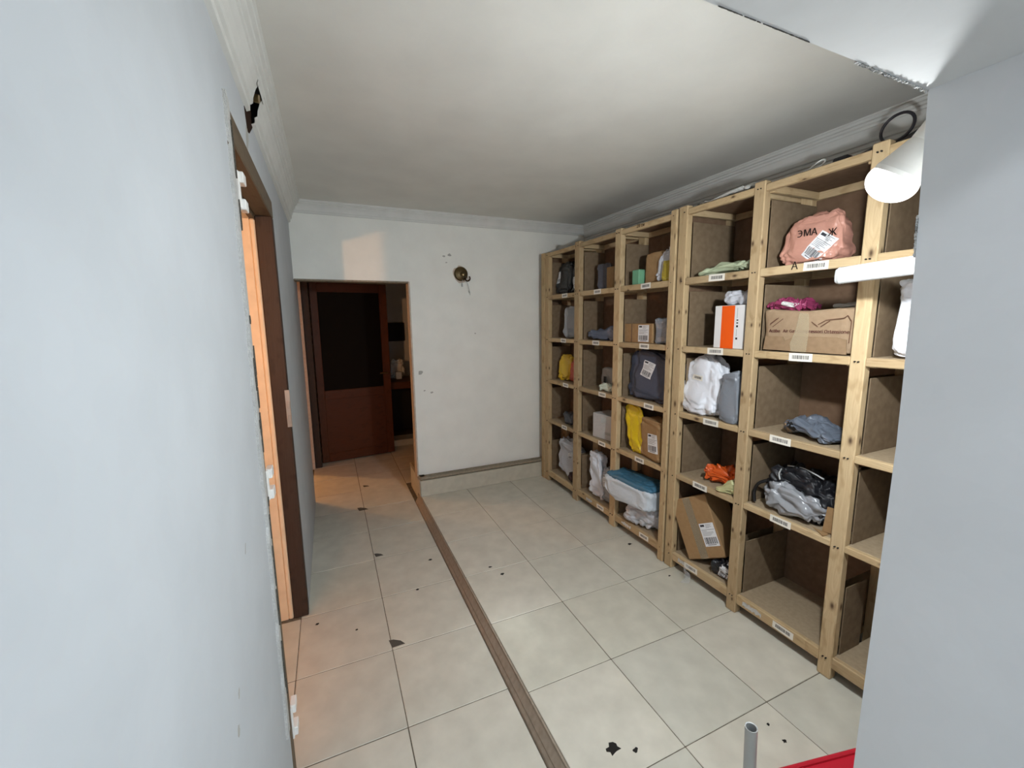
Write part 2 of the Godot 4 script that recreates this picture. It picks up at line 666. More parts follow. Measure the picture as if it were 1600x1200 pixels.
func shell() -> void:
	# left wall, with the side door and, beyond the back wall, a side opening
	var st := T()
	var xl := -0.37
	span(st, Vector3(xl, LOW, -1.372), Vector3(-0.205, 1.05, 2.9), 0.0)
	span(st, Vector3(xl, 0.585, -2.40), Vector3(-0.205, 1.05, -1.372), 0.0)
	span(st, Vector3(xl, LOW, -3.94), Vector3(-0.205, 1.05, -2.40), 0.0)
	span(st, Vector3(xl, 0.45, -4.87), Vector3(-0.205, 1.05, -3.94), 0.0)
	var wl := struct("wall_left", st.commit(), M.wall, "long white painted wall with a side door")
	for s in [[-0.62, -0.62, 0.05], [-0.83, -0.75, 0.012], [-0.86, -0.70, 0.010], [-0.55, -0.95, 0.012], [-1.05, -0.5, 0.008], [-0.72, -1.1, 0.014]]:
		st = T()
		slab(st, blot(0.010, 0.5, 10, Vector2(s[2] * 60.0, 1.0)), Vector3(-0.2052, s[1], s[0]), Vector3(0, 0.6, 0.8), Vector3(0, -0.8, 0.6), 0.0006)
		node("scuff", st.commit(), M.scuff, wl)
	# torn plaster rim beside the door frame
	var poly := PackedVector2Array()
	var n := 44
	for i in n + 1:
		var t := float(i) / n
		poly.append(Vector2(lerpf(-1.335, -1.405, t) , lerpf(-1.26, 0.585, t)))
	for i in n + 1:
		var t := 1.0 - float(i) / n
		poly.append(Vector2(lerpf(-1.300, -1.372, t) + rng.randf_range(-0.010, 0.010), lerpf(-1.26, 0.60, t)))
	st = T()
	slab(st, poly, Vector3(-0.207, 0, 0), Vector3(0, 0, 1), Vector3(0, 1, 0), -0.010)
	node("torn_plaster_edge", st.commit(), M.plaster, wl)
	st = T()
	for i in 22:
		var y := rng.randf_range(-1.2, 0.55)
		var z := lerpf(-1.322, -1.392, (y + 1.26) / 1.85)
		slab(st, blot(0.008, 0.45, 9, Vector2(0.40, rng.randf_range(1.5, 6.0))), Vector3(-0.1975, y, z + rng.randf_range(-0.014, 0.004)), Vector3(0, 0, 1), Vector3(0, 1, 0), -0.004)
	node("flaked_patch", st.commit(), M.chip, wl)

	# back wall with the opening at its left
	st = T()
	span(st, Vector3(0.645, LOW, -3.66), Vector3(2.45, 1.05, -3.56), 0.0)
	span(st, Vector3(-0.37, 0.330, -3.66), Vector3(0.645, 1.05, -3.56), 0.0)
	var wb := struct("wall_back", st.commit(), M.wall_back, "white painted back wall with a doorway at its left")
	for s in [[0.94, 0.55, 0.006], [0.99, 0.565, 0.008], [0.96, 0.50, 0.004], [0.79, -0.60, 0.006], [0.70, -0.42, 0.012], [1.20, -0.1, 0.004], [0.73, -0.58, 0.005]]:
		st = T()
		slab(st, blot(s[2] * 1.3, 0.4, 9, Vector2(1.5, 1.0)), Vector3(s[0], s[1], -3.5601), Vector3(1, 0, 0), Vector3(0, 1, 0), 0.0006)
		node("scuff", st.commit(), M.scuff, wb)
	# raw edges of the opening
	st = T()
	span(st, Vector3(0.632, LOW + 0.2, -3.664), Vector3(0.6455, 0.335, -3.552), 0.004)
	struct("trim_1", st.commit(), M.pink, "raw beige right edge of the back doorway")
	st = T()
	span(st, Vector3(-0.205, 0.322, -3.664), Vector3(0.6455, 0.335, -3.554), 0.004)
	struct("trim_2", st.commit(), M.stone, "raw grey upper edge of the back doorway")

	# right wall, ceiling
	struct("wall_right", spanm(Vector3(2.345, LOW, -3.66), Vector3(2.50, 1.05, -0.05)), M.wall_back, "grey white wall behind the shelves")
	struct("ceiling", spanm(Vector3(-0.37, CEIL, -5.1), Vector3(2.5, 1.05, -0.1), 0.0), M.ceiling, "plain off white ceiling")
	crown("trim_3", Vector3(2.345, CEIL, -3.56), Vector3(2.345, CEIL, -0.367), Vector3.LEFT, 1.0, 1.05)
	crown("trim_4", Vector3(-0.205, CEIL, -3.56), Vector3(2.345, CEIL, -3.56), Vector3.BACK, 0.9, 0.72)
	var tl := crown("trim_5", Vector3(-0.205, CEIL, -3.56), Vector3(-0.205, CEIL, -1.905), Vector3.RIGHT, 1.3, 1.35)
	crown("trim_6", Vector3(-0.205, CEIL, -1.805), Vector3(-0.205, CEIL, -0.367), Vector3.RIGHT, 1.3, 1.35)
	# the cornice is broken through above the side door: its upper ridge still spans the hole
	st = T()
	sweep(st, [Vector2(0.045, -0.075), Vector2(0.050, -0.060), Vector2(0.056, -0.045), Vector2(0.066, -0.040), Vector2(0.068, -0.028), Vector2(0.078, -0.024), Vector2(0.080, -0.010), Vector2(0.086, -0.008), Vector2(0.086, 0.0)], Vector3(-0.205, CEIL, -1.935), Vector3(-0.205, CEIL, -1.775), Vector3.RIGHT, Vector3.UP)
	node("broken_ridge", st.commit(), M.crown, tl)
	st = T()
	slab(st, PackedVector2Array([Vector2(-1.95, 0.74), Vector2(-1.90, 0.71), Vector2(-1.83, 0.67), Vector2(-1.79, 0.66), Vector2(-1.765, 0.72), Vector2(-1.75, 0.79), Vector2(-1.76, 0.885), Vector2(-1.95, 0.885)]), Vector3(-0.2055, 0, 0), Vector3(0, 0, 1), Vector3(0, 1, 0), -0.002)
	node("hole_shade", st.commit(), M.dark, tl)  # flat dark patch standing for the shade inside the hole
	st = T()
	tube(st, [Vector3(-0.205, 0.80, -1.85), Vector3(-0.165, 0.795, -1.845)], 0.014, 12)
	node("pipe_stub", st.commit(), M.brass, tl)
	st = T()
	slab(st, PackedVector2Array([Vector2(-1.80, 0.665), Vector2(-1.76, 0.67), Vector2(-1.735, 0.61), Vector2(-1.72, 0.55), Vector2(-1.745, 0.58), Vector2(-1.79, 0.63)]), Vector3(-0.2052, 0, 0), Vector3(0, 0, 1), Vector3(0, 1, 0), -0.001)
	node("filled_patch", st.commit(), M.scuff, tl)

	# near wall: the pillar at the right and the low beam over the lens
	st = T()
	var edge := [[-1.57, 0.860], [-1.058, 0.8615], [-0.635, 0.864], [-0.2115, 0.8686], [0.0705, 0.856], [0.3285, 0.832]]
	for i in edge.size() - 1:
		var a: Array = edge[i]
		var b: Array = edge[i + 1]
		var p := [Vector3(a[1], a[0], -0.367), Vector3(a[1], a[0], -0.05), Vector3(b[1], b[0], -0.05), Vector3(b[1], b[0], -0.367)]
		quad(st, p, Vector3(-1, 0, 0))
		quad(st, [p[0], p[3], Vector3(2.36, b[0], -0.367), Vector3(2.36, a[0], -0.367)], Vector3(0, 0, -1))
		quad(st, [p[1], p[2], Vector3(2.36, b[0], -0.05), Vector3(2.36, a[0], -0.05)], Vector3(0, 0, 1))
	span(st, Vector3(-0.21, 0.3285, -0.367), Vector3(2.36, 1.05, -0.05), 0.0)
	var wn := struct("wall_near", st.commit(), M.wall_near, "grey white pillar and low beam framing the right of the view")
	st = T()
	var rag := PackedVector2Array()
	for i in 60:
		rag.append(Vector2(lerpf(0.655, 0.833, i / 59.0), 0.3310))
	for i in 60:
		var t := 1.0 - i / 59.0
		rag.append(Vector2(lerpf(0.655, 0.833, t), 0.3288 - rng.randf_range(0.0, 0.0042) * (0.35 + 0.65 * t)))
	slab(st, rag, Vector3(0, 0, -0.3665), Vector3(1, 0, 0), Vector3(0, 1, 0), -0.004)
	rag = PackedVector2Array()
	for i in 40:
		rag.append(Vector2(0.872, lerpf(0.092, 0.155, i / 39.0)))
	for i in 40:
		var y := lerpf(0.155, 0.092, i / 39.0)
		rag.append(Vector2(lerpf(0.856, 0.832, (y - 0.0705) / 0.258) + rng.randf_range(-0.0030, 0.0012), y))
	slab(st, rag, Vector3(0, 0, -0.3665), Vector3(1, 0, 0), Vector3(0, 1, 0), -0.003)
	node("crumbled_plaster", st.commit(), M.plaster, wn)
	st = T()
	for i in 16:
		var x := lerpf(0.41, 0.56, float(i) / 16.0)
		slab(st, blot(rng.randf_range(0.002, 0.005), 0.4, 8, Vector2(1.3, 0.10)), Vector3(x, 0.3295, -0.366), Vector3(1, 0, 0), Vector3(0, 0, 1), 0.002)
	node("dark_crack", st.commit(), M.chip, wn)

	# the room behind the lens
	st = T()
	span(st, Vector3(1.9, LOW, -0.05), Vector3(2.0, 1.05, 2.9), 0.0)
	struct("wall_behind_right", st.commit(), M.wall_near)
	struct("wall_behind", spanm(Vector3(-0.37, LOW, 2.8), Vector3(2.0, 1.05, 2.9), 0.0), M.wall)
	var wd := Node3D.new()
	own(wd, "fill_window_1", null)  # invented window with a glowing pane, added as fill for the back wall
	wd.set_meta("kind", "structure")
	wd.position = Vector3(0.55, -0.70, 2.80)
	st = T()
	for q in [[Vector3(0, -0.03, -0.015), Vector3(1.32, 0.06, 0.05)], [Vector3(0, 1.33, -0.015), Vector3(1.32, 0.06, 0.05)], [Vector3(-0.63, 0.65, -0.015), Vector3(0.06, 1.42, 0.05)], [Vector3(0.63, 0.65, -0.015), Vector3(0.06, 1.42, 0.05)]]:
		box(st, q[0], q[1], 0.005)
	node("fill_window_frame", st.commit(), M.white_plastic, wd)
	var pm := mat(Color.WHITE, 0.5)
	pm.emission_enabled = true
	pm.emission = Color(0.86, 0.92, 1.0)
	pm.emission_energy_multiplier = 0.8
	node("pane", boxm(Vector3(0, 0.65, -0.012), Vector3(1.2, 1.3, 0.01), 0.001), pm, wd)
	struct("ceiling_behind", spanm(Vector3(-0.37, CEIL + 0.01, -0.10), Vector3(2.0, 1.05, 2.9), 0.0), M.ceiling)

	# tiled ledge at the foot of the back wall
	st = T()
	sweep(st, [Vector2(0.0, 0.0), Vector2(0.0, 0.14)], Vector3(0.645, FLOOR, -3.482), Vector3(2.34, FLOOR, -3.482), Vector3.BACK, Vector3.UP)
	span(st, Vector3(0.648, FLOOR, -3.56), Vector3(2.34, FLOOR + 0.142, -3.486), 0.002)
	span(st, Vector3(0.640, LOW, -3.95), Vector3(0.70, FLOOR + 0.142, -3.50), 0.003)
	span(st, Vector3(0.70, LOW, -3.95), Vector3(1.3, FLOOR + 0.05, -3.66), 0.003)
	var lb := struct("baseboard_back", st.commit(), M.tile_side, "tiled ledge along the foot of the back wall")
	st = T()
	span(st, Vector3(0.640, FLOOR + 0.147, -3.558), Vector3(2.34, FLOOR + 0.172, -3.476), 0.010)
	span(st, Vector3(0.632, FLOOR + 0.147, -3.95), Vector3(0.70, FLOOR + 0.172, -3.50), 0.010)
	node("ledge_cap", st.commit(), M.stone, lb)

func floors() -> void:
	var st := T()
	span(st, Vector3(0.64, FLOOR - 0.20, -3.60), Vector3(2.5, FLOOR - 0.002, 2.9), 0.0)
	span(st, Vector3(-3.6, LOW - 0.13, -7.2), Vector3(2.5, LOW - 0.002, 2.9), 0.0)
	var fl := struct("floor", st.commit(), M.grout, "pale beige tiled floor with a raised right part")
	var s := 0.428
	var g := 0.0016
	var xs := [0.647, 1.059, 1.487, 1.915, 2.343]
	for a in xs.size() - 1:
		for k in range(-1, 12):
			var z0 := -3.07 + s * k
			var z1 := z0 + s
			var dip := rng.randf_range(-0.0006, 0.0006)
			var lo := Vector3(xs[a] + g, FLOOR - 0.012, maxf(z0, -3.484) + g)
			node("tile", spanm(lo, Vector3(xs[a + 1] - g, FLOOR + dip, z1 - g), 0.0018), M.tiles[rng.randi() % 4], fl)
	var ys := [-1.096, -0.668, -0.240, 0.180, 0.606]
	for a in ys.size() - 1:
		for k in range(-10, 6):
			var z0 := -1.475 + s * k
			if a < 2 and (z0 > -1.2 or z0 < -2.5):
				continue
			var dip := rng.randf_range(-0.0012, 0.0004)
			node("tile", spanm(Vector3(ys[a] + g, LOW - 0.012, z0 + g), Vector3(ys[a + 1] - g, LOW + dip, z0 + s - g), 0.0018), M.tiles[rng.randi() % 4], fl)
	# tiles beyond the doorway
	for a in [0.606, 1.034]:
		for k in range(-10, -5):
			var z0: float = -1.475 + s * k
			if z0 + s > -3.9:
				continue
			node("tile", spanm(Vector3(a + g, LOW - 0.012, z0 + g), Vector3(a + s - g, LOW, z0 + s - g), 0.0018), M.tiles[rng.randi() % 4], fl)
	# step edge
	st = T()
	sweep(st, [Vector2(0.0, 0.0), Vector2(0.006, -0.002), Vector2(0.007, -0.010), Vector2(0.026, -0.040), Vector2(0.027, -0.046), Vector2(0.036, -0.060), Vector2(0.038, -0.075)], Vector3(0.645, FLOOR, -3.56), Vector3(0.645, FLOOR, 2.8), Vector3.LEFT, Vector3.UP)
	struct("trim_7", st.commit(), M.trim, "brown edging strip along the floor step")
	# broken corners of the lower tiles and dark spots
	for c in [[0.157, -3.595, 0.075, 1.0], [0.212, -2.80, 0.05, 0.5], [0.200, -1.928, 0.062, 1.0], [0.236, -4.128, 0.05, 0.4]]:
		st = T()
		var w: float = c[2]
		slab(st, PackedVector2Array([Vector2(0, 0), Vector2(w, 0.002), Vector2(w * 0.72, w * 0.5), Vector2(w * 0.2, w * 0.85), Vector2(-w * 0.15, w * 0.9)]), Vector3(c[0] - 0.02, LOW - 0.0003, c[1] + 0.01), Vector3(1, 0, 0), Vector3(0, 0, -1), 0.0012)
		node("broken_corner", st.commit(), M.chip, fl)
	for b in [[0.819, -1.029, 0.022, FLOOR], [0.890, -0.992, 0.009, FLOOR], [0.859, -2.15, 0.012, FLOOR], [0.818, -2.249, 0.010, FLOOR], [1.772, -2.103, 0.013, FLOOR], [1.402, -0.865, 0.006, FLOOR], [1.397, -0.799, 0.008, FLOOR], [1.75, -1.72, 0.006, FLOOR], [0.03, -2.12, 0.006, LOW], [0.38, -2.32, 0.008, LOW], [-0.16, -2.25, 0.008, LOW], [0.52, -2.6, 0.010, LOW]]:
		st = T()
		slab(st, blot(b[2], 0.35, 12, Vector2(1.1, 0.8)), Vector3(b[0], b[3] - 0.0002, b[1]), Vector3(1, 0, 0), Vector3(0, 0, -1), 0.0016)
		node("stain", st.commit(), M.stain, fl)

func left_door() -> void:
	# bare frame of the side door: the leaf is gone
	var fr := Node3D.new()
	own(fr, "door_1", null)
	fr.set_meta("kind", "structure")
	fr.set_meta("label", "dark brown side door frame without its leaf")
	fr.position = Vector3(-0.24, LOW, -1.87)
	var o := -fr.position
	var st := T()
	span(st, Vector3(-0.275, LOW, -2.402) + o, Vector3(-0.203, 0.505, -2.345) + o, 0.004)
	span(st, Vector3(-0.300, LOW, -2.402) + o, Vector3(-0.275, 0.49, -2.352) + o, 0.003)
	node("jamb", st.commit(), M.frame, fr)
	st = T()
	span(st, Vector3(-0.275, LOW, -1.425) + o, Vector3(-0.203, 0.505, -1.372) + o, 0.004)
	node("jamb", st.commit(), M.frame_face, fr)
	st = T()
	span(st, Vector3(-0.275, 0.505, -2.402) + o, Vector3(-0.203, 0.585, -1.372) + o, 0.004)
	span(st, Vector3(-0.300, 0.49, -2.36) + o, Vector3(-0.275, 0.585, -1.40) + o, 0.003)
	node("lintel", st.commit(), M.frame_face, fr)
	# lit plaster reveal behind the frame
	st = T()
	span(st, Vector3(-0.375, LOW, -2.402) + o, Vector3(-0.300, 0.49, -2.350) + o, 0.002)
	node("reveal", st.commit(), M.warm_tint_wall, fr)
	st = T()
	span(st, Vector3(-0.300, LOW, -2.40) + o, Vector3(-0.276, 0.49, -2.347) + o, 0.006)
	node("reveal_stop", st.commit(), M.warm_tint_wall, fr)
	# white hinge halves on the near jamb
	for h in [[0.429, 0.327], [-0.440, -0.534], [-1.268, -1.382]]:
		st = T()
		var zc := -1.43 - (0.03 if h[0] > 0.0 else 0.0)
		box(st, Vector3(-0.197, h[0] - 0.014, zc - 0.02) + o, Vector3(0.018, 0.030, 0.046), 0.002)
		box(st, Vector3(-0.197, h[1] + 0.014, zc - 0.02) + o, Vector3(0.018, 0.030, 0.046), 0.002)
		box(st, Vector3(-0.203, (h[0] + h[1]) * 0.5, zc + 0.005) + o, Vector3(0.010, absf(h[0] - h[1]), 0.022), 0.002)
		node("hinge", st.commit(), M.white_plastic, fr)
	st = T()
	box(st, Vector3(-0.208, -0.42, -2.343) + o, Vector3(0.022, 0.19, 0.004), 0.001)
	box(st, Vector3(-0.206, -0.40, -2.340) + o, Vector3(0.012, 0.035, 0.003), 0.001)
	box(st, Vector3(-0.206, -0.47, -2.340) + o, Vector3(0.012, 0.03, 0.003), 0.001)
	node("strike_plate", st.commit(), M.steel, fr)
	# side room with its warm lamp
	st = T()
	span(st, Vector3(-2.2, LOW, -2.5), Vector3(-2.1, 1.05, 1.6), 0.0)
	span(st, Vector3(-2.2, LOW, -2.5), Vector3(-0.37, 1.05, -2.402), 0.0)
	span(st, Vector3(-2.2, LOW, 1.5), Vector3(-0.37, 1.05, 1.6), 0.0)
	span(st, Vector3(-2.2, 0.95, -2.5), Vector3(-0.37, 1.05, 1.6), 0.0)
	struct("wall_side_room", st.commit(), M.warm_tint_wall)

func back_room() -> void:
	var st := T()
	# vestibule and the wall with the inner door
	span(st, Vector3(1.30, LOW, -5.0), Vector3(1.40, 1.05, -3.66), 0.0)
	span(st, Vector3(-0.42, LOW, -4.98), Vector3(-0.226, 1.05, -4.87), 0.003)
	span(st, Vector3(-0.250, 0.46, -4.98), Vector3(1.40, 1.05, -4.87), 0.0)
	struct("wall_inner", st.commit(), M.pink)
	# room of the second warm lamp
	st = T()
	span(st, Vector3(-3.5, LOW, -6.9), Vector3(-3.4, 1.05, -3.5), 0.0)
	span(st, Vector3(-3.5, LOW, -3.6), Vector3(-0.37, 1.05, -3.5), 0.0)
	span(st, Vector3(-3.5, LOW, -6.9), Vector3(-0.42, 1.05, -6.8), 0.0)
	span(st, Vector3(-0.52, LOW, -6.9), Vector3(-0.42, 1.05, -4.87), 0.0)
	span(st, Vector3(-3.5, 0.95, -6.9), Vector3(-0.37, 1.05, -3.5), 0.0)
	struct("wall_far_room", st.commit(), M.warm_tint_wall)
	# dark kitchen behind the inner door
	st = T()
	span(st, Vector3(-0.42, LOW, -6.5), Vector3(2.4, 1.05, -6.4), 0.0)
	span(st, Vector3(2.3, LOW, -6.5), Vector3(2.4, 1.05, -4.9), 0.0)
	span(st, Vector3(1.4, LOW, -5.0), Vector3(2.4, 1.05, -4.9), 0.0)
	span(st, Vector3(-0.42, 0.95, -6.5), Vector3(2.4, 1.05, -4.9), 0.0)
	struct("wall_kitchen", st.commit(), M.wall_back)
	# the inner door, ajar
	var fr := Node3D.new()
	own(fr, "door_2", null)
	fr.set_meta("kind", "structure")
	fr.set_meta("label", "brown wooden inner door with a dark glass pane, standing ajar")
	fr.position = Vector3(-0.16, LOW, -5.02)
	st = T()
	var o := -fr.position
	span(st, Vector3(-0.226, LOW, -5.02) + o, Vector3(-0.158, 0.455, -4.90) + o, 0.006)
	span(st, Vector3(-0.250, 0.45, -5.0) + o, Vector3(1.29, 0.50, -4.90) + o, 0.004)
	node("door_frame", st.commit(), M.frame, fr)
	var leaf := Node3D.new()
	own(leaf, "door_leaf", fr)
	leaf.position = Vector3(0.006, 0.012, -0.02)
	leaf.rotation.y = 0.124
	var W := 0.81
	var H := 2.0
	st = T()
	span(st, Vector3(0, 0, -0.02), Vector3(0.075, H, 0.02), 0.004)
	span(st, Vector3(W - 0.085, 0, -0.02), Vector3(W, H, 0.02), 0.004)
	span(st, Vector3(0.075, H - 0.10, -0.02), Vector3(W - 0.085, H, 0.02), 0.003)
	span(st, Vector3(0.075, 0.0, -0.02), Vector3(W - 0.085, 0.10, 0.02), 0.003)
	span(st, Vector3(0.075, 0.72, -0.02), Vector3(W - 0.085, 0.82, 0.02), 0.003)
	node("leaf_frame", st.commit(), M.door, leaf)
	node("lower_panel", spanm(Vector3(0.070, 0.095, -0.014), Vector3(W - 0.08, 0.725, 0.016), 0.006), M.door, leaf)
	node("pane", spanm(Vector3(0.070, 0.815, -0.004), Vector3(W - 0.08, H - 0.095, 0.004), 0.001), M.glass, leaf)
	st = T()
	tube(st, [Vector3(W - 0.04, 0.98, 0.02), Vector3(W - 0.04, 0.98, 0.06), Vector3(W - 0.13, 0.98, 0.065)], 0.008)
	node("door_handle", st.commit(), M.brass, leaf)
	# kitchen counter and what can be made out on it
	var k := thing("kitchen_counter", "wooden kitchen counter seen in the dark gap beside the inner door", "counter", Vector3(1.2, LOW, -5.6))
	o = -k.position
	node("worktop", spanm(Vector3(0.66, -0.822, -5.95) + o, Vector3(1.9, -0.735, -5.32) + o, 0.006), M.door, k)
	node("plinth", spanm(Vector3(0.66, LOW, -5.6) + o, Vector3(1.9, LOW + 0.08, -5.36) + o, 0.004), M.tile_side, k)
	node("side_panel", spanm(Vector3(0.66, LOW + 0.08, -5.95) + o, Vector3(0.69, -0.822, -5.40) + o, 0.003), M.black, k)
	node("back_panel", spanm(Vector3(0.69, LOW + 0.08, -5.95) + o, Vector3(1.9, -0.822, -5.92) + o, 0.003), M.black, k)
	st = T()
	box(st, Vector3(0.90, -0.13, -6.385), Vector3(0.30, 0.27, 0.03), 0.01)
	tag(node("wall_screen", st.commit(), M.black), "black square panel on the dark kitchen wall", "screen")
	st = T()
	box(st, Vector3(0.80, -0.67, -5.5), Vector3(0.075, 0.09, 0.075), 0.006)
	box(st, Vector3(0.80, -0.632, -5.5), Vector3(0.078, 0.02, 0.078), 0.006)
	tag(node("white_carton", st.commit(), M.wall), "small white carton on the dark kitchen counter", "carton")
	var cloth := bag(Vector3(0.20, 0.26, 0.10), {"seed": 91, "amp": 0.03, "freq": 6.0, "topx": 0.8})
	var cl := node("cloth_bundle", cloth, M.wall_back)
	cl.position = Vector3(0.82, -0.735, -5.75)
	tag(cl, "pale crumpled bundle on the kitchen counter under the black panel", "bundle")

# ------------------------------------------------------------------ shelves
func shelves() -> void:
	unit("shelving_unit", "pine shelving unit of three columns against the back wall", [[-3.470, -3.340], [-2.905, -2.835], [-2.400, -2.335], [-1.893, -1.848]], 2.06)
	unit("shelving_unit", "pine shelving unit nearer the pillar, beside the white bulb", [[-1.836, -1.776], [-1.390, -1.336], [-0.942, -0.890], [-0.570, -0.530]], 2.19)

func unit(called: String, label: String, posts: Array, xb: float) -> void:
	var z0: float = posts[0][0]
	var root := thing(called, label, "shelving", Vector3(SHELF_X, FLOOR, (z0 + posts[3][1]) * 0.5), "pine parcel shelves")
	var o := -root.position
	for i in 4:
		var p: Array = posts[i]
		var st := T()
		var dx := rng.randf_range(-0.003, 0.003)
		if i == 0 and z0 < -3.0:
			span(st, Vector3(SHELF_X + dx, FLOOR, p[0]) + o, Vector3(SHELF_X + 0.042, 0.60, p[0] + 0.060) + o, 0.004)
			span(st, Vector3(SHELF_X + 0.006, FLOOR, p[0] + 0.063) + o, Vector3(SHELF_X + 0.046, 0.597, p[1]) + o, 0.004)
		else:
			span(st, Vector3(SHELF_X + dx, FLOOR, p[0]) + o, Vector3(SHELF_X + 0.042, 0.602 + rng.randf_range(-0.004, 0.006), p[1]) + o, 0.004)
		node("post", st.commit(), M.pine[i % 3], root)
		node("rear_post", spanm(Vector3(xb - 0.045, FLOOR, p[0]) + o, Vector3(xb - 0.008, 0.58, p[1]) + o, 0.003), M.pine[(i + 1) % 3], root)
	var nails := T()
	var rails := []
	for c in 3:
		var a: float = posts[c][1]
		var b: float = posts[c + 1][0]
		for k in 6:
			var y: float = ROWS[k]
			var tilt := Basis(Vector3.RIGHT, rng.randf_range(-0.006, 0.006))
			var rl := node("top_rail" if k == 0 else "rail", boxm(Vector3(SHELF_X + 0.016, y - RAIL_H[k] * 0.5, (a + b) * 0.5) + o, Vector3(0.024, RAIL_H[k], b - a + 0.001), 0.003, tilt), M.pine[(k + c) % 3], root)
			rails.append([a, b, k, rl])
			node("rear_rail", spanm(Vector3(xb - 0.03, y - 0.040, a) + o, Vector3(xb - 0.010, y - 0.006, b) + o, 0.002), M.pine[(k + c + 1) % 3], root)
			for s in [a, b - 0.022]:
				node("bearer", spanm(Vector3(SHELF_X + 0.03, y - 0.038, s) + o, Vector3(xb - 0.03, y - 0.007, s + 0.022) + o, 0.002), M.pine[(k + c + 2) % 3], root)
			node("top_board" if k == 0 else "deck", spanm(Vector3(SHELF_X + 0.024, y - 0.006, a) + o, Vector3(xb - 0.006, y + 0.001, b) + o, 0.001), M.hard_dark if k == 0 else M.deck, root)
			for s in [a - 0.02, b + 0.02]:
				tube(nails, [Vector3(SHELF_X + 0.01, y - 0.016, s) + o, Vector3(SHELF_X - 0.0042, y - 0.016, s) + o], 0.0028, 6)
			if k > 0:
				var gap := 0.075 if k < 5 else 0.20
				var top: float = ROWS[k - 1] - gap + rng.randf_range(-0.012, 0.012)
				var deep := xb - 0.012
				if k == 5 and c == 2 and z0 > -2.0:
					deep = 2.0
				node("side_panel", spanm(Vector3(SHELF_X + 0.044, y + 0.001, a + 0.001) + o, Vector3(deep, top, a + 0.005) + o, 0.001), M.hard, root)
				node("side_panel", spanm(Vector3(SHELF_X + 0.044, y + 0.001, b - 0.005) + o, Vector3(deep, top - 0.01, b - 0.001) + o, 0.001), M.hard, root)
		node("back_panel", spanm(Vector3(xb - 0.008, FLOOR + 0.06, a - 0.02) + o, Vector3(xb - 0.003, 0.585, b + 0.02) + o, 0.001), M.hard_dark, root)
	for e in [posts[0][0] + 0.030, posts[3][1] - 0.012]:
		node("end_panel", spanm(Vector3(SHELF_X + 0.043, FLOOR + 0.04, e - 0.004) + o, Vector3(xb - 0.046, 0.575, e) + o, 0.001), M.hard_dark, root)
	node("nail", nails.commit(), M.stain, root).set_meta("kind", "stuff")
	# barcode stickers on the rails
	var near := z0 > -2.0
	var L := [[-1.568, 1], [-1.551, 2], [-1.553, 3], [-1.599, 4], [-1.631, 5], [-1.096, 1], [-1.124, 2], [-1.180, 3], [-1.148, 4], [-1.094, 5]] if near else [[-3.056, 1], [-3.074, 2], [-3.032, 3], [-3.048, 4], [-2.595, 1], [-2.604, 2], [-2.513, 3], [-2.505, 4], [-2.510, 5], [-2.086, 1], [-2.082, 2], [-2.022, 3], [-2.091, 4], [-2.024, 5]]
	for q in L:
		sticker(rail_at(rails, q[0], q[1]), root.position, q[0], ROWS[q[1]] - RAIL_H[q[1]] * 0.5 + 0.001, 0.096 if near else 0.088, 0.034, rng.randf_range(-0.03, 0.03), "shelf_label", M.sticker[rng.randi() % 3])
	for q in ([[-1.700, 0.055], [-1.250, 0.10]] if near else [[-2.205, 0.10], [-2.66, 0.08]]):
		var st := T()
		var p := PackedVector2Array()
		for i in 12:
			var t := float(i) / 11
			p.append(Vector2((t - 0.5) * q[1], 0.014 + rng.randf_range(-0.008, 0.002)))
		for i in 12:
			var t := 1.0 - float(i) / 11
			p.append(Vector2((t - 0.5) * q[1], -0.014 + rng.randf_range(-0.001, 0.010)))
		slab(st, p, Vector3(SHELF_X + 0.0035, ROWS[5] - 0.025, q[0]) + o, Vector3(0, 0, 1), Vector3(0, 1, 0), -0.0012)
		node("torn_sticker", st.commit(), M.plaster, rail_at(rails, q[0], 5))
	if near:
		text(rail_at(rails, -1.181, 1), "A", 0.046, Vector3(SHELF_X + 0.003, ROWS[1] - 0.034, -1.181) + o, c8(30, 26, 22))
	else:
		text(rail_at(rails, -2.15, 0), "28 см", 0.028, Vector3(SHELF_X + 0.003, ROWS[0] - 0.026, -2.15) + o, c8(74, 58, 40))

func rail_at(rails: Array, z: float, k: int) -> Node3D:
	for q in rails:
		if q[2] == k and z > q[0] and z < q[1]:
			return q[3]
	return rails[0][3]

func sticker(root: Node3D, base: Vector3, z: float, y: float, w: float, h: float, ang: float, called: String, m: Material) -> void:
	var st := T()
	var c := Vector3(SHELF_X + 0.0028, y, z) - base
	var B := Basis(Vector3.RIGHT, ang)
	var p := []
	for q in [[-1, -1], [1, -1], [1, 1], [-1, 1]]:
		p.append(c + B * Vector3(0, q[1] * h * 0.5, q[0] * w * 0.5))
	quad(st, p, Vector3.LEFT)
	node(called, st.commit(), m, root)

func text(root: Node3D, s: String, size: float, at: Vector3, c: Color, ry := -PI / 2, called := "lettering") -> MeshInstance3D:
	var t := TextMesh.new()
	var f := SystemFont.new()
	f.font_names = PackedStringArray(["Droid Sans"])
	t.font = f
	t.text = s
	t.font_size = 48
	t.pixel_size = size / 48.0
	t.depth = 0.0012
	t.vertical_alignment = VERTICAL_ALIGNMENT_BOTTOM
	var o := node(called, t, mat(c, 0.8, 0.2), root)
	o.position = at
	o.rotation.y = ry
	return o

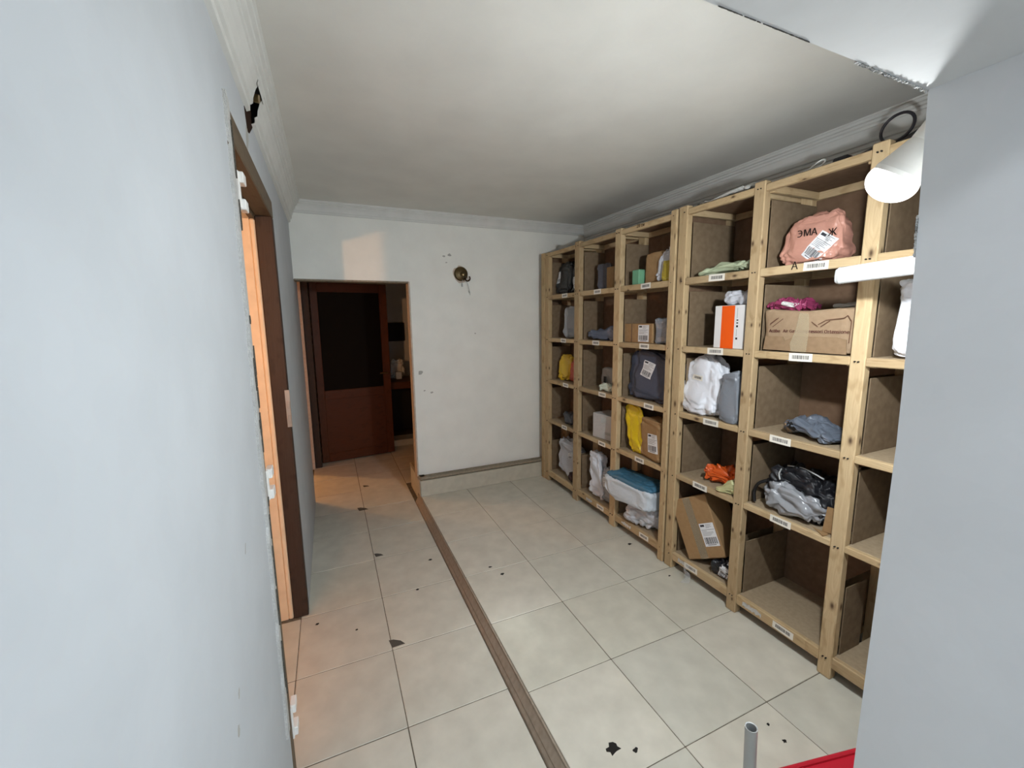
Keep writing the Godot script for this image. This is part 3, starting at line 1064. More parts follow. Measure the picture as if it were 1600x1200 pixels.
# ------------------------------------------------------------------ lamps
func lamps() -> void:
	# LED bulb on a holder behind the pillar's edge
	var a := Vector3(-0.16, -0.82, -0.55).normalized()
	var at := Vector3(1.100, 0.284, -0.521)
	var root := thing("led_bulb", "glowing white LED bulb in a white holder beside the pillar", "lamp", at)
	var y := -a
	var x := y.cross(Vector3.RIGHT).normalized()
	var B := Basis(x, y, x.cross(y))
	var st := T()
	var prof := []
	for i in 17:
		var t := PI * 0.62 * i / 16
		prof.append(Vector2(0.0475 * sin(t), -0.010 - 0.036 * cos(t)))
	prof.append(Vector2(0.0425, 0.006))
	prof.append(Vector2(0.0, 0.0065))
	lathe(st, prof, 32, B)
	var glow := mat(Color.WHITE, 0.4)
	glow.emission_enabled = true
	glow.emission = Color(1, 1, 1)
	glow.emission_energy_multiplier = 3.0
	node("bulb_globe", st.commit(), glow, root)
	st = T()
	lathe(st, [Vector2(0.0, 0.007), Vector2(0.0430, 0.007), Vector2(0.0435, -0.008), Vector2(0.0450, -0.008), Vector2(0.0452, 0.010), Vector2(0.041, 0.022), Vector2(0.034, 0.045), Vector2(0.029, 0.062), Vector2(0.026, 0.070)], 28, B)  # forward rim added to cut light reaching the ceiling and beam
	node("bulb_housing", st.commit(), M.white_plastic, root)
	st = T()
	lathe(st, [Vector2(0.026, 0.066), Vector2(0.027, 0.070), Vector2(0.027, 0.110), Vector2(0.020, 0.122), Vector2(0.0, 0.122)], 24, B)
	tube(st, [y * 0.118, y * 0.128 + Vector3(0.004, 0.0, 0.015), Vector3(0.072, 0.078, 0.154)], 0.007)
	node("bulb_holder", st.commit(), M.white_plastic, root)
	# white plastic batten jutting from behind the pillar
	st = T()
	var r := 0.0282
	var pr := []
	var c0 := Vector3(1.652, 0.1428, -0.920)
	var c1 := Vector3(1.605, 0.1534, -0.625)
	var d := (c1 - c0).normalized()
	var bb := Basis(d.cross(Vector3.UP).normalized(), Vector3.UP, Vector3.ZERO)
	bb.z = bb.x.cross(bb.y)
	var bt := thing("white_batten", "white rounded plastic batten jutting from the pillar under the bulb", "batten", c0)
	var n := 20
	var ring := func(sc: float, back: float) -> Array:
		var out := []
		for k in n:
			var t := TAU * k / n
			out.append(bb.x * sp(cos(t), 0.6) * 0.0188 * sc + bb.y * sp(sin(t), 0.6) * r * sc + d * back)
		return out
	var rs := [ring.call(0.05, -0.0005), ring.call(0.70, 0.0), ring.call(0.90, 0.003), ring.call(1.0, 0.010), ring.call(1.0, 0.560)]
	for i in rs.size() - 1:
		for k in n:
			var k2 := (k + 1) % n
			var q := [rs[i][k], rs[i][k2], rs[i + 1][k2], rs[i + 1][k]]
			var nn: Vector3 = (q[1] - q[0]).cross(q[3] - q[0])
			if nn.length() < 1e-12:
				continue
			nn = nn.normalized()
			var mid: Vector3 = (q[0] + q[2]) * 0.5 - d * 0.12
			if nn.dot(mid) < 0.0:
				nn = -nn
			quad(st, q, nn)
	node("batten_body", st.commit(), M.batten, bt)
	st = T()
	for i in 1:
		var q0: Array = ring.call(1.04, 0.012)
		var q1: Array = ring.call(1.04, 0.016)
		for k in n:
			var k2 := (k + 1) % n
			quad(st, [q0[k], q0[k2], q1[k2], q1[k]], (q0[k] - d * 0.012).normalized())
	node("end_cap_seam", st.commit(), M.grey_pvc, bt)

	# brass base of a removed wall lamp
	var w := thing("wall_lamp_base", "round brass base of a removed wall lamp with loose wires", "wall lamp", Vector3(1.085, 0.410, -3.56))
	st = T()
	var up := Basis(Vector3.RIGHT, Vector3(0, 0, 1), Vector3(0, -1, 0))
	lathe(st, [Vector2(0.0, 0.026), Vector2(0.020, 0.026), Vector2(0.034, 0.022), Vector2(0.052, 0.016), Vector2(0.060, 0.008), Vector2(0.062, 0.0)], 32, up)
	node("backplate", st.commit(), M.bronze, w)
	st = T()
	lathe(st, [Vector2(0.022, 0.024), Vector2(0.026, 0.034), Vector2(0.022, 0.044), Vector2(0.012, 0.050), Vector2(0.0, 0.052)], 20, up, Vector3(0.012, -0.008, 0))
	node("boss", st.commit(), M.bronze, w)
	st = T()
	var loop := []
	for i in 17:
		var t := TAU * (0.45 + 0.68 * i / 16.0)
		loop.append(Vector3(0.044 + 0.021 * cos(t), -0.040 + 0.022 * sin(t), 0.05))
	tube(st, loop, 0.006, 8)
	node("arm_ring", st.commit(), M.dark, w)
	st = T()
	tube(st, curve_pts([Vector3(0.04, -0.05, 0.03), Vector3(0.052, -0.09, 0.03), Vector3(0.066, -0.13, 0.02), Vector3(0.076, -0.178, 0.012)], 10), 0.0022, 6)
	tube(st, [Vector3(0.064, -0.142, 0.022), Vector3(0.071, -0.160, 0.018)], 0.005, 6)
	node("wire", st.commit(), M.grey_pvc, w)
	st = T()
	tube(st, [Vector3(0.006, -0.05, 0.02), Vector3(0.004, -0.082, 0.018)], 0.002, 6)
	tube(st, [Vector3(0.004, -0.082, 0.018), Vector3(0.005, -0.108, 0.018)], 0.006, 6)
	node("wire", st.commit(), M.grey_pvc, w)
	st = T()
	slab(st, blot(0.067, 0.10, 18, Vector2(0.95, 1.05)), Vector3(-0.006, -0.004, 0.0003), Vector3.RIGHT, Vector3.UP, 0.002)
	node("bare_plaster", st.commit(), M.pink, w)

	# warm lamps of the side rooms
	for q in [[Vector3(-0.90, 0.28, 0.05), "warm bulb over a brass bowl on a stand in the side room", 0.55], [Vector3(-2.12, 0.55, -5.90), "warm bare bulb hanging in the far side room", 0.0]]:
		var l := thing("warm_bulb", q[1], "lamp", q[0])
		st = T()
		var pp := []
		for i in 17:
			var t := PI * i / 16
			pp.append(Vector2(0.035 * sin(t), 0.035 * cos(t)))
		lathe(st, pp, 24)
		var gm := mat(Color(1, 0.8, 0.55), 0.4)
		gm.emission_enabled = true
		gm.emission = Color(1.0, 0.62, 0.32)
		gm.emission_energy_multiplier = 2.0
		node("bulb_globe", st.commit(), gm, l)
		st = T()
		if q[2] > 0.0:
			tube(st, [Vector3(0, LOW - q[0].y, 0), Vector3(0, -0.034, 0)], 0.012)
			lathe(st, [Vector2(0.0, LOW - q[0].y + 0.02), Vector2(0.12, LOW - q[0].y + 0.012), Vector2(0.13, LOW - q[0].y)], 24)
			node("stand", st.commit(), M.black, l)
			st = T()
			lathe(st, [Vector2(0.0, -0.095), Vector2(0.03, -0.092), Vector2(0.075, -0.075), Vector2(0.110, -0.045), Vector2(0.106, -0.044), Vector2(0.072, -0.070), Vector2(0.03, -0.086), Vector2(0.0, -0.088)], 32)  # unseen bowl added to block direct light on the corridor floor
			node("floor_shading_bowl", st.commit(), M.brass, l)
		else:
			tube(st, [Vector3(0, 0.034, 0), Vector3(0, 0.95 - q[0].y, 0)], 0.006)
			node("flex", st.commit(), M.black, l)

	var pl := thing("fill_panel_lamp", "small square ceiling lamp in the room behind the view", "lamp", Vector3(0.14, CEIL + 0.01, 0.9))  # unseen lamp added to brighten the pillar
	node("panel_frame", boxm(Vector3(0, -0.010, 0), Vector3(0.32, 0.020, 0.32), 0.004), M.white_plastic, pl)
	var pm := mat(Color.WHITE, 0.5)
	pm.emission_enabled = true
	pm.emission = Color(0.93, 0.96, 1.0)
	pm.emission_energy_multiplier = 1.5
	node("panel_diffuser", boxm(Vector3(0, -0.022, 0), Vector3(0.28, 0.006, 0.28), 0.001), pm, pl)

# ------------------------------------------------------------------ parcels
const FACE := -PI / 2

func parcel(called: String, label: String, category: String, m: Mesh, material: Material, z: float, y: float, x: float, turn := 0.0, group := "") -> MeshInstance3D:
	# local frame: x along the shelf (to the right as seen), y up, front +z towards the room
	var o := node(called, m, material)
	o.position = Vector3(x, y, z)
	o.rotation.y = FACE + turn
	tag(o, label, category, group)
	return o

func add_label(o: MeshInstance3D, at: Vector2, size: Vector2, ang := 0.0, kind := 0, called := "address_label") -> void:
	node(called, stick(o.mesh, at, size, ang), M.label[kind % 3], o)

func carton(s: Vector3, b := 0.004) -> Mesh:
	return boxm(Vector3(0, s.y * 0.5, 0), s, b)

func flat(o: Node3D, c: Vector3, w: float, h: float, ang: float, m: Material, called: String) -> void:
	# a flat print on a carton's front face
	var st := T()
	var p := []
	for q in [[-1, -1], [1, -1], [1, 1], [-1, 1]]:
		var v := Vector2(q[0] * w * 0.5, q[1] * h * 0.5).rotated(ang)
		p.append(c + Vector3(v.x, v.y, 0))
	quad(st, p, Vector3(0, 0, 1))
	node(called, st.commit(), m, o)

func parcels() -> void:
	var y1: float = ROWS[1] + 0.001
	var y2: float = ROWS[2] + 0.001
	var y3: float = ROWS[3] + 0.001
	var y4: float = ROWS[4] + 0.001
	var y5: float = ROWS[5] + 0.001
	var grey := film(c8(98, 102, 108))
	var silver := film(c8(186, 189, 196))
	var white := film(c8(222, 226, 234))
	var slate := film(c8(70, 77, 94), 0.5, 0.3)
	var blackf := film(c8(26, 28, 34), 0.3)
	var bluegrey := film(c8(96, 106, 128), 0.45)
	var o: MeshInstance3D

	# ---- unit by the back wall, first column
	o = parcel("parcel_bag", "black plastic parcel bag with a torn white label, top shelf by back wall", "bag", bag(Vector3(0.24, 0.275, 0.17), {"seed": 1, "amp": 0.012, "topz": 0.6}), blackf, -3.205, y1, 1.96)
	add_label(o, Vector2(-0.085, 0.15), Vector2(0.05, 0.10), 0.15, 0)
	o = parcel("parcel_bag", "black plastic parcel bag leaning right beside the torn label bag", "bag", bag(Vector3(0.16, 0.255, 0.15), {"seed": 2, "amp": 0.014, "topz": 0.5, "mod": func(p, t): return p + Vector3(0.01 * t, 0, 0)}), blackf, -2.995, y1, 1.95)
	add_label(o, Vector2(-0.02, 0.09), Vector2(0.06, 0.09), 0.4, 1)
	o = parcel("parcel_bag", "crumpled grey white mailer standing on the second shelf by the back wall", "bag", bag(Vector3(0.24, 0.272, 0.10), {"seed": 3, "amp": 0.012, "topz": 0.25, "e2": 0.3}), film(c8(150, 154, 158)), -3.06, y2, 1.93, 0.25)
	o = parcel("snack_bag", "yellow and red crinkled bag on the third shelf by the back wall", "bag", bag(Vector3(0.15, 0.225, 0.10), {"seed": 4, "amp": 0.014, "topz": 0.3}), film(c8(206, 170, 40), 0.3), -3.19, y3, 1.93, 0.2)
	o = parcel("snack_bag", "red crinkled bag leaning against the yellow one", "bag", bag(Vector3(0.16, 0.20, 0.09), {"seed": 5, "amp": 0.014, "topz": 0.4}), film(c8(176, 62, 34), 0.3), -3.03, y3, 1.93, -0.2)
	o = parcel("parcel_bag", "small dark grey pouch on the fourth shelf by the back wall", "bag", bag(Vector3(0.15, 0.11, 0.16), {"seed": 6, "amp": 0.012}), film(c8(60, 62, 70)), -3.07, y4, 1.94)
	o = parcel("parcel_bag", "white and grey bag slumped over dark goods on the bottom shelf by the back wall", "bag", bag(Vector3(0.30, 0.345, 0.17), {"seed": 7, "amp": 0.02, "topz": 0.7, "mod": func(p, t): return p + Vector3(-0.04 * t + 0.02, 0, 0.02 * t)}), silver, -3.10, y5, 1.95)
	add_label(o, Vector2(0.05, 0.22), Vector2(0.05, 0.06), 0.2, 2)
	o = parcel("dark_bottle", "dark brown bottle shaped packet in front of the slumped white bag", "packet", bag(Vector3(0.09, 0.10, 0.09), {"seed": 8, "amp": 0.008, "e1": 0.8, "e2": 0.9}), film(c8(52, 26, 26), 0.25), -2.975, y5, 1.86)

	# ---- second column
	o = parcel("parcel_bag", "dark grey mailer leaning upright beside a small brown box", "bag", bag(Vector3(0.13, 0.20, 0.06), {"seed": 9, "amp": 0.008, "topz": 0.3, "e2": 0.3, "mod": func(p, t): return p + Vector3(-0.02 * t, 0, 0)}), film(c8(80, 80, 88)), -2.67, y1, 1.95, 0.4)
	o = parcel("small_carton", "small brown carton beside the leaning dark grey mailer", "box", carton(Vector3(0.085, 0.155, 0.10)), M.card, -2.545, y1, 1.94)
	o = parcel("folded_garment", "blue grey folded garment in film on the second shelf", "garment", bag(Vector3(0.40, 0.085, 0.20), {"seed": 10, "amp": 0.012, "e1": 0.6, "mod": func(p, t): return p + Vector3(0, 0.03 * maxf(p.x, 0.0) / 0.2 * t, 0)}), bluegrey, -2.615, y2, 1.955)
	o = parcel("parcel_bag", "pale grey soft parcel with a dark emblem on the third shelf", "bag", bag(Vector3(0.15, 0.165, 0.08), {"seed": 11, "amp": 0.006, "topz": 0.5, "e1": 0.25, "e2": 0.25}), film(c8(146, 146, 144), 0.5), -2.63, y3, 1.97)
	flat(o, Vector3(0.005, 0.075, 0.047), 0.034, 0.05, 0.0, M.stain, "emblem")
	o = parcel("parcel_bag", "small white and green pouch lying in front of the emblem parcel", "bag", bag(Vector3(0.13, 0.06, 0.08), {"seed": 12, "amp": 0.012, "e1": 0.7}), film(c8(198, 206, 190), 0.3), -2.53, y3, 1.885, 0.3)
	o = parcel("white_carton", "grey white carton on the fourth shelf of the second column", "box", carton(Vector3(0.23, 0.19, 0.17), 0.003), mottled(c8(196, 194, 192), 0.05, 3.0, 0.6, 0.35, 61, 0.02), -2.575, y4, 1.955, 0.15)
	flat(o, Vector3(0.045, 0.05, 0.0855), 0.06, 0.022, 0.0, M.scuff, "faded_print")
	flat(o, Vector3(0.0, 0.15, 0.0855), 0.05, 0.04, 0.0, M.plaster, "tape_patch")
	o = parcel("parcel_bag", "tall white mailer slumped left on the bottom shelf of the second column", "bag", bag(Vector3(0.20, 0.36, 0.15), {"seed": 14, "amp": 0.018, "topz": 0.6, "topx": 0.62, "mod": func(p, t): return p + Vector3(-0.075 * t, 0, 0.02 * t)}), white, -2.63, y5, 1.935)
	o = parcel("parcel_bag", "clear wrapped grey parcel with a white label beside the tall white mailer", "bag", bag(Vector3(0.16, 0.29, 0.12), {"seed": 15, "amp": 0.014, "topz": 0.6}), film(c8(140, 144, 150), 0.2), -2.475, y5, 1.90)
	add_label(o, Vector2(-0.01, 0.19), Vector2(0.09, 0.09), 0.25, 1)

	# ---- third column
	o = parcel("green_carton", "small mint green carton on the top shelf", "box", carton(Vector3(0.068, 0.095, 0.05), 0.005), mat(c8(108, 162, 130), 0.5), -2.222, y1, 1.875)
	o = parcel("paper_bag", "upright brown paper parcel between the green carton and the white bag", "bag", bag(Vector3(0.155, 0.19, 0.10), {"seed": 16, "amp": 0.006, "e1": 0.2, "e2": 0.2, "topz": 0.7}), M.card, -2.105, y1, 1.925)
	o = parcel("parcel_bag", "white bag with a yellow side on the top shelf, right of the paper parcel", "bag", bag(Vector3(0.16, 0.185, 0.11), {"seed": 17, "amp": 0.016, "topz": 0.5, "topx": 0.7, "mod": func(p, t): return p + Vector3(0.02 * t, 0, 0)}), silver, -1.985, y1, 1.905)
	node("yellow_side", bag(Vector3(0.07, 0.12, 0.03), {"seed": 18, "amp": 0.006}), film(c8(170, 150, 50), 0.35), o).position = Vector3(0.035, 0.0, 0.05)
	o = parcel("shipping_box", "brown carton with a white label on the second shelf", "box", carton(Vector3(0.27, 0.125, 0.15)), M.card, -2.20, y2, 1.94)
	flat(o, Vector3(0.055, 0.062, 0.0757), 0.10, 0.108, 0.0, M.label[0], "address_label")
	flat(o, Vector3(-0.06, 0.0625, 0.0757), 0.012, 0.12, 0.0, M.hard_dark, "seam")
	o = parcel("parcel_bag", "grey blue block wrapped in film right of the labelled carton", "bag", bag(Vector3(0.125, 0.16, 0.14), {"seed": 19, "amp": 0.006, "e1": 0.22, "e2": 0.22}), film(c8(116, 126, 138)), -1.985, y2, 1.925)
	o = parcel("parcel_bag", "large slate blue mailer with a white label filling the third shelf", "bag", bag(Vector3(0.40, 0.325, 0.17), {"seed": 20, "amp": 0.014, "e1": 0.3, "e2": 0.3, "topz": 0.45, "freq": 4.0, "mod": func(p, t): return p + Vector3(0.0, -0.07 * t * maxf(p.x, 0.0) / 0.2, 0.0)}), slate, -2.115, y3, 1.945)
	add_label(o, Vector2(-0.01, 0.205), Vector2(0.105, 0.10), -0.22, 2)
	o = parcel("yellow_pouch", "upright yellow plastic pouch beside a brown carton", "bag", bag(Vector3(0.13, 0.325, 0.06), {"seed": 21, "amp": 0.012, "topx": 1.5, "topz": 0.3, "e2": 0.3, "mod": func(p, t): return p + Vector3(-0.05 * t + 0.02, 0, 0.0)}), film(c8(214, 186, 30), 0.3), -2.205, y4, 1.885)
	o = parcel("shipping_box", "battered brown carton with a tilted label, right of the yellow pouch", "box", bag(Vector3(0.22, 0.265, 0.16), {"seed": 22, "amp": 0.008, "e1": 0.16, "e2": 0.16}), M.card, -2.025, y4, 1.925, -0.15)
	add_label(o, Vector2(0.04, 0.12), Vector2(0.10, 0.12), 0.12, 0)
	o = parcel("light_blue_parcel", "pale blue and white wrapped parcel jutting out over the bottom shelf", "parcel", bag(Vector3(0.44, 0.155, 0.22), {"seed": 23, "amp": 0.008, "e1": 0.3, "e2": 0.3, "mod": func(p, t): return p + Vector3(0, (0.055 * smoothstep(-0.10, -0.24, p.x)) * (1.0 - t), 0)}), film(c8(196, 206, 216), 0.4), -2.165, -1.235, 1.86, 0.10)
	var top := bag(Vector3(0.43, 0.05, 0.20), {"seed": 24, "amp": 0.006, "e1": 0.5, "e2": 0.3})
	node("blue_flap", top, film(c8(62, 108, 134), 0.4), o).position = Vector3(-0.005, 0.125, -0.005)
	o = parcel("parcel_bag", "silver white roll shaped mailer under the pale blue parcel", "bag", bag(Vector3(0.30, 0.16, 0.15), {"seed": 25, "amp": 0.014, "e1": 0.75, "e2": 0.7, "mod": func(p, t): return p + Vector3(0, 0.0, 0.0)}), silver, -2.095, y5, 1.885, 0.35)
	o = parcel("kraft_pouch", "brown kraft pouch at the left end of the bottom shelf", "bag", bag(Vector3(0.13, 0.14, 0.10), {"seed": 26, "amp": 0.006, "e1": 0.4}), M.card_pale, -2.26, y5, 1.98)
	o = parcel("shipping_box", "small brown carton behind the silver white roll", "box", carton(Vector3(0.15, 0.15, 0.08)), M.card, -2.10, y5, 2.005)
	for i in 2:
		var st := T()
		box(st, Vector3(0, 0.118, 0), Vector3(0.036, 0.235, 0.02), 0.003)
		o = parcel("wooden_slat", ["pale wooden slat upright behind the silver roll, left of two", "pale wooden slat upright by the right post, right of two"][i], "slat", st.commit(), M.pine[i], -1.985 + i * 0.05, y5, 1.955, 0.2, "wooden slats")

	# ---- unit by the pillar, first column
	o = parcel("parcel_bag", "flat pale green mailer lying on the top shelf", "bag", bag(Vector3(0.34, 0.068, 0.20), {"seed": 30, "amp": 0.010, "e1": 0.85, "e2": 0.35, "freq": 6.0, "mod": func(p, t): return Vector3(p.x, p.y * (0.35 + 0.65 * smoothstep(-0.2, 0.02, p.x)), p.z)}), film(c8(178, 190, 160), 0.5), -1.565, y1, 1.94)
	# white carton with an orange band
	var ob := parcel("orange_carton", "white carton with an orange band under a silver bag", "box", carton(Vector3(0.185, 0.215, 0.16), 0.003), mat(c8(226, 226, 226), 0.45), -1.497, y2, 1.925, -0.08)
	flat(ob, Vector3(-0.006, 0.107, 0.0806), 0.080, 0.212, 0.0, mat(c8(236, 92, 22), 0.4), "orange_band")
	for i in 4:
		flat(ob, Vector3(0.052, [0.142, 0.128, 0.112, 0.052][i], 0.0807), 0.011, [0.006, 0.006, 0.010, 0.010][i], 0.0, M.stain, "symbol")
	flat(ob, Vector3(0.050, 0.176, 0.0807), 0.003, 0.05, 0.0, M.scuff, "fine_print")
	flat(ob, Vector3(0.050, 0.080, 0.0807), 0.003, 0.035, 0.0, M.scuff, "fine_print")
	o = parcel("parcel_bag", "silver white pouch lying on top of the orange banded carton", "bag", bag(Vector3(0.17, 0.072, 0.12), {"seed": 31, "amp": 0.012, "e1": 0.7, "e2": 0.5}), silver, -1.487, y2 + 0.215, 1.925)
	o = parcel("parcel_bag", "big white carrier bag with an ear at its upper left", "bag", bag(Vector3(0.32, 0.285, 0.21), {"seed": 32, "amp": 0.016, "e1": 0.5, "e2": 0.45, "topz": 0.45, "topx": 0.9, "freq": 4.0, "mod": func(p, t): return p + Vector3(-0.075 * exp(-pow((p.y - 0.235) / 0.025, 2.0)) * smoothstep(-0.06, -0.12, p.x), 0.055 * smoothstep(0.6, 1.0, t) * (1.0 - absf(p.x) / 0.14), 0.0)}), white, -1.690, y3, 1.925)
	node("printed_patch", stick(o.mesh, Vector2(-0.005, 0.205), Vector2(0.075, 0.028), -0.05), pic(sticker_tex(7)), o)
	o = parcel("parcel_bag", "grey film wrapped block right of the big white carrier bag", "bag", bag(Vector3(0.115, 0.265, 0.16), {"seed": 33, "amp": 0.007, "e1": 0.2, "e2": 0.22, "mod": func(p, t): return p + Vector3(0, 0.02 * smoothstep(0.85, 1.0, t) * p.x / 0.05, 0)}), film(c8(120, 126, 134), 0.25), -1.465, y3, 1.905)
	o = parcel("orange_pouch", "crumpled orange pouch on the fourth shelf", "bag", bag(Vector3(0.19, 0.10, 0.13), {"seed": 34, "amp": 0.018, "e1": 0.6, "freq": 7.0}), film(c8(200, 84, 26), 0.3), -1.545, y4, 1.945, 0.2)
	o = parcel("parcel_bag", "pale yellow green pouch by the post, in front of the orange pouch", "bag", bag(Vector3(0.115, 0.105, 0.10), {"seed": 35, "amp": 0.016, "e1": 0.7, "mod": func(p, t): return Vector3(p.x, p.y * (0.25 + 0.75 * smoothstep(-0.06, 0.03, p.x)), p.z)}), film(c8(190, 190, 142), 0.35), -1.44, y4, 1.875)
	# tilted carton
	var tb := thing("shipping_box", "large brown taped carton tilted on its edge on the bottom shelf", "box", Vector3(1.955, y5 + 0.205, -1.655))
	tb.rotation = Vector3(0, FACE, 0)
	var st2 := T()
	var TB := Basis(Vector3(0, 0, 1), 0.50) * Basis(Vector3.UP, 0.18)
	box(st2, Vector3.ZERO, Vector3(0.24, 0.34, 0.20), 0.005, TB)
	node("carton_body", st2.commit(), M.card, tb)
	st2 = T()
	box(st2, TB * Vector3(-0.01, 0, 0.1004), Vector3(0.050, 0.338, 0.0008), 0.0002, TB)
	node("packing_tape", st2.commit(), M.tape, tb)
	st2 = T()
	var q2 := []
	for q in [[-1, -1], [1, -1], [1, 1], [-1, 1]]:
		q2.append(TB * Vector3(0.066 + q[0] * 0.045, -0.045 + q[1] * 0.062, 0.1012))
	quad(st2, q2, TB * Vector3(0, 0, 1))
	node("address_label", st2.commit(), M.label[1], tb)
	o = parcel("parcel_bag", "black and white crumpled pouch under the tilted carton", "bag", bag(Vector3(0.14, 0.11, 0.13), {"seed": 36, "amp": 0.016, "e1": 0.6}), blackf, -1.455, y5, 1.915)
	add_label(o, Vector2(0.012, 0.05), Vector2(0.05, 0.085), -0.3, 2)
	o = parcel("loose_tape", "strip of clear tape hanging from the bottom rail to the floor", "tape", hanging_tape(), M.clear, -1.640, -1.505 + 0.0, SHELF_X - 0.012)

	# ---- second column
	o = parcel("pink_bag", "pink plastic bag with black lettering on the top shelf", "bag", bag(Vector3(0.25, 0.205, 0.15), {"seed": 40, "amp": 0.012, "e1": 0.42, "e2": 0.35, "topz": 0.4, "topx": 0.82, "freq": 4.5, "mod": func(p, t): return p + Vector3(-0.012 * (1.0 - t) * smoothstep(0.0, -0.1, p.x), 0, 0)}), film(c8(188, 138, 122), 0.3), -1.165, y1, 1.93)
	add_label(o, Vector2(0.042, 0.062), Vector2(0.078, 0.11), -0.62, 0)
	for t in [["ЭM", -0.022, 0.105], ["A", 0.018, 0.104], ["Ж", 0.085, 0.09]]:
		var tm := text(o, t[0], 0.040, Vector3(t[1], t[2], 0.075), c8(26, 22, 22), 0.0)
		tm.position.z = top_z(o.mesh, Vector2(t[1], t[2] + 0.015)) + 0.001
	# printed carton
	var pb := parcel("shipping_box", "wide brown printed carton with taped front and torn flap", "box", bag(Vector3(0.365, 0.19, 0.22), {"seed": 41, "amp": 0.004, "e1": 0.13, "e2": 0.13, "nu": 96, "nv": 60, "mod": func(p, t): return p + Vector3(0, -0.014 * t * exp(-pow((p.x + 0.02) / 0.09, 2.0)), 0)}), M.card_pale, -1.137, y2, 1.955)
	var zf := 0.112
	text(pb, "Actibo", 0.018, Vector3(-0.125, 0.082, zf), c8(80, 38, 40), 0.0)
	text(pb, "Air Gas", 0.018, Vector3(-0.058, 0.082, zf), c8(80, 38, 40), 0.0)
	text(pb, "Compressori Ortensione", 0.018, Vector3(0.073, 0.082, zf), c8(80, 38, 40), 0.0)
	var ink := mat(c8(92, 62, 46), 0.8)
	var lines := T()
	for s in [[-0.150, 0.118, -0.110, 0.150], [-0.136, 0.110, -0.090, 0.146], [-0.148, 0.124, -0.116, 0.148], [0.030, 0.132, 0.056, 0.112], [0.056, 0.120, 0.082, 0.136], [0.066, 0.112, 0.100, 0.136], [0.082, 0.138, 0.150, 0.146], [0.150, 0.146, 0.162, 0.156], [0.162, 0.156, 0.176, 0.134], [0.176, 0.134, 0.174, 0.05]]:
		var pa := Vector2(s[0], s[1])
		var pe := Vector2(s[2], s[3])
		var dd := (pe - pa).normalized().orthogonal() * 0.0016
		quad(lines, [Vector3(pa.x - dd.x, pa.y - dd.y, zf + 0.0005), Vector3(pe.x - dd.x, pe.y - dd.y, zf + 0.0005), Vector3(pe.x + dd.x, pe.y + dd.y, zf + 0.0005), Vector3(pa.x + dd.x, pa.y + dd.y, zf + 0.0005)], Vector3(0, 0, 1))
	node("line_drawing", lines.commit(), ink, pb)
	var fl := T()
	slab(fl, PackedVector2Array([Vector2(-0.172, 0.008), Vector2(0.17, 0.004), Vector2(0.166, 0.062), Vector2(0.13, 0.070), Vector2(-0.03, 0.072), Vector2(-0.075, 0.050), Vector2(-0.085, 0.068), Vector2(-0.165, 0.070)]), Vector3(0, 0, zf - 0.001), Vector3.RIGHT, Vector3.UP, 0.003)
	node("front_flap", fl.commit(), M.card_flap, pb)
	fl = T()
	slab(fl, PackedVector2Array([Vector2(-0.045, 0.005), Vector2(0.02, 0.005), Vector2(0.025, 0.10), Vector2(0.018, 0.165), Vector2(-0.02, 0.17), Vector2(-0.03, 0.10), Vector2(-0.05, 0.04)]), Vector3(0, 0, zf + 0.0028), Vector3.RIGHT, Vector3.UP, 0.0008)
	node("packing_tape", fl.commit(), M.tape, pb)
	o = parcel("magenta_pouch", "magenta pouch draped over the left top of the printed carton", "bag", bag(Vector3(0.17, 0.045, 0.16), {"seed": 42, "amp": 0.014, "e1": 0.6, "e2": 0.4, "freq": 8.0, "mod": func(p, t): return p + Vector3(0, 0.012 * smoothstep(0.05, -0.08, p.x), 0)}), film(c8(134, 52, 86), 0.35), -1.245, y2 + 0.178, 1.930)
	node("white_sticker", stick(o.mesh, Vector2(0.03, 0.03), Vector2(0.06, 0.018), -0.2), M.plaster, o)
	o = parcel("parcel_bag", "flat white envelope lying on the right top of the printed carton", "bag", bag(Vector3(0.15, 0.022, 0.10), {"seed": 43, "amp": 0.005, "e1": 0.7}), film(c8(196, 198, 192), 0.5), -1.035, y2 + 0.186, 2.02)
	o = parcel("parcel_bag", "flat grey mailer with dark stripes lying on the third shelf", "bag", bag(Vector3(0.27, 0.098, 0.18), {"seed": 44, "amp": 0.014, "e1": 0.7, "e2": 0.35, "topx": 0.8, "mod": func(p, t): return Vector3(p.x, p.y * (0.45 + 0.55 * smoothstep(0.16, -0.06, p.x)), p.z)}), film(c8(96, 104, 116), 0.28), -1.105, y3, 1.94, -0.15)
	node("tan_stripe", stick(o.mesh, Vector2(-0.085, 0.03), Vector2(0.035, 0.06), 0.6), M.card_pale, o)
	node("dark_stripe", stick(o.mesh, Vector2(-0.050, 0.04), Vector2(0.022, 0.075), 0.75), M.stain, o)
	# black jacket packed in a clear bag
	var jk := thing("jacket_in_bag", "black padded jacket packed in a clear grey plastic bag", "garment", Vector3(1.945, y4, -1.135))
	jk.rotation.y = FACE
	node("jacket", bag(Vector3(0.33, 0.215, 0.19), {"seed": 45, "amp": 0.024, "e1": 0.7, "e2": 0.6, "freq": 5.0, "mod": func(p, t): return p + Vector3(0, 0, -0.015)}), film(c8(24, 25, 30), 0.5), jk)
	node("clear_bag", bag(Vector3(0.32, 0.135, 0.20), {"seed": 46, "amp": 0.018, "e1": 0.55, "e2": 0.5, "freq": 5.0, "mod": func(p, t): return p + Vector3(0.01, 0.02 * t * cos(p.x * 14.0), 0.010)}), film(c8(142, 145, 150), 0.22), jk)
	var strap := T()
	tube(strap, curve_pts([Vector3(-0.13, 0.13, 0.06), Vector3(-0.165, 0.105, 0.075), Vector3(-0.180, 0.06, 0.08), Vector3(-0.172, 0.012, 0.085)], 12), 0.008, 6)
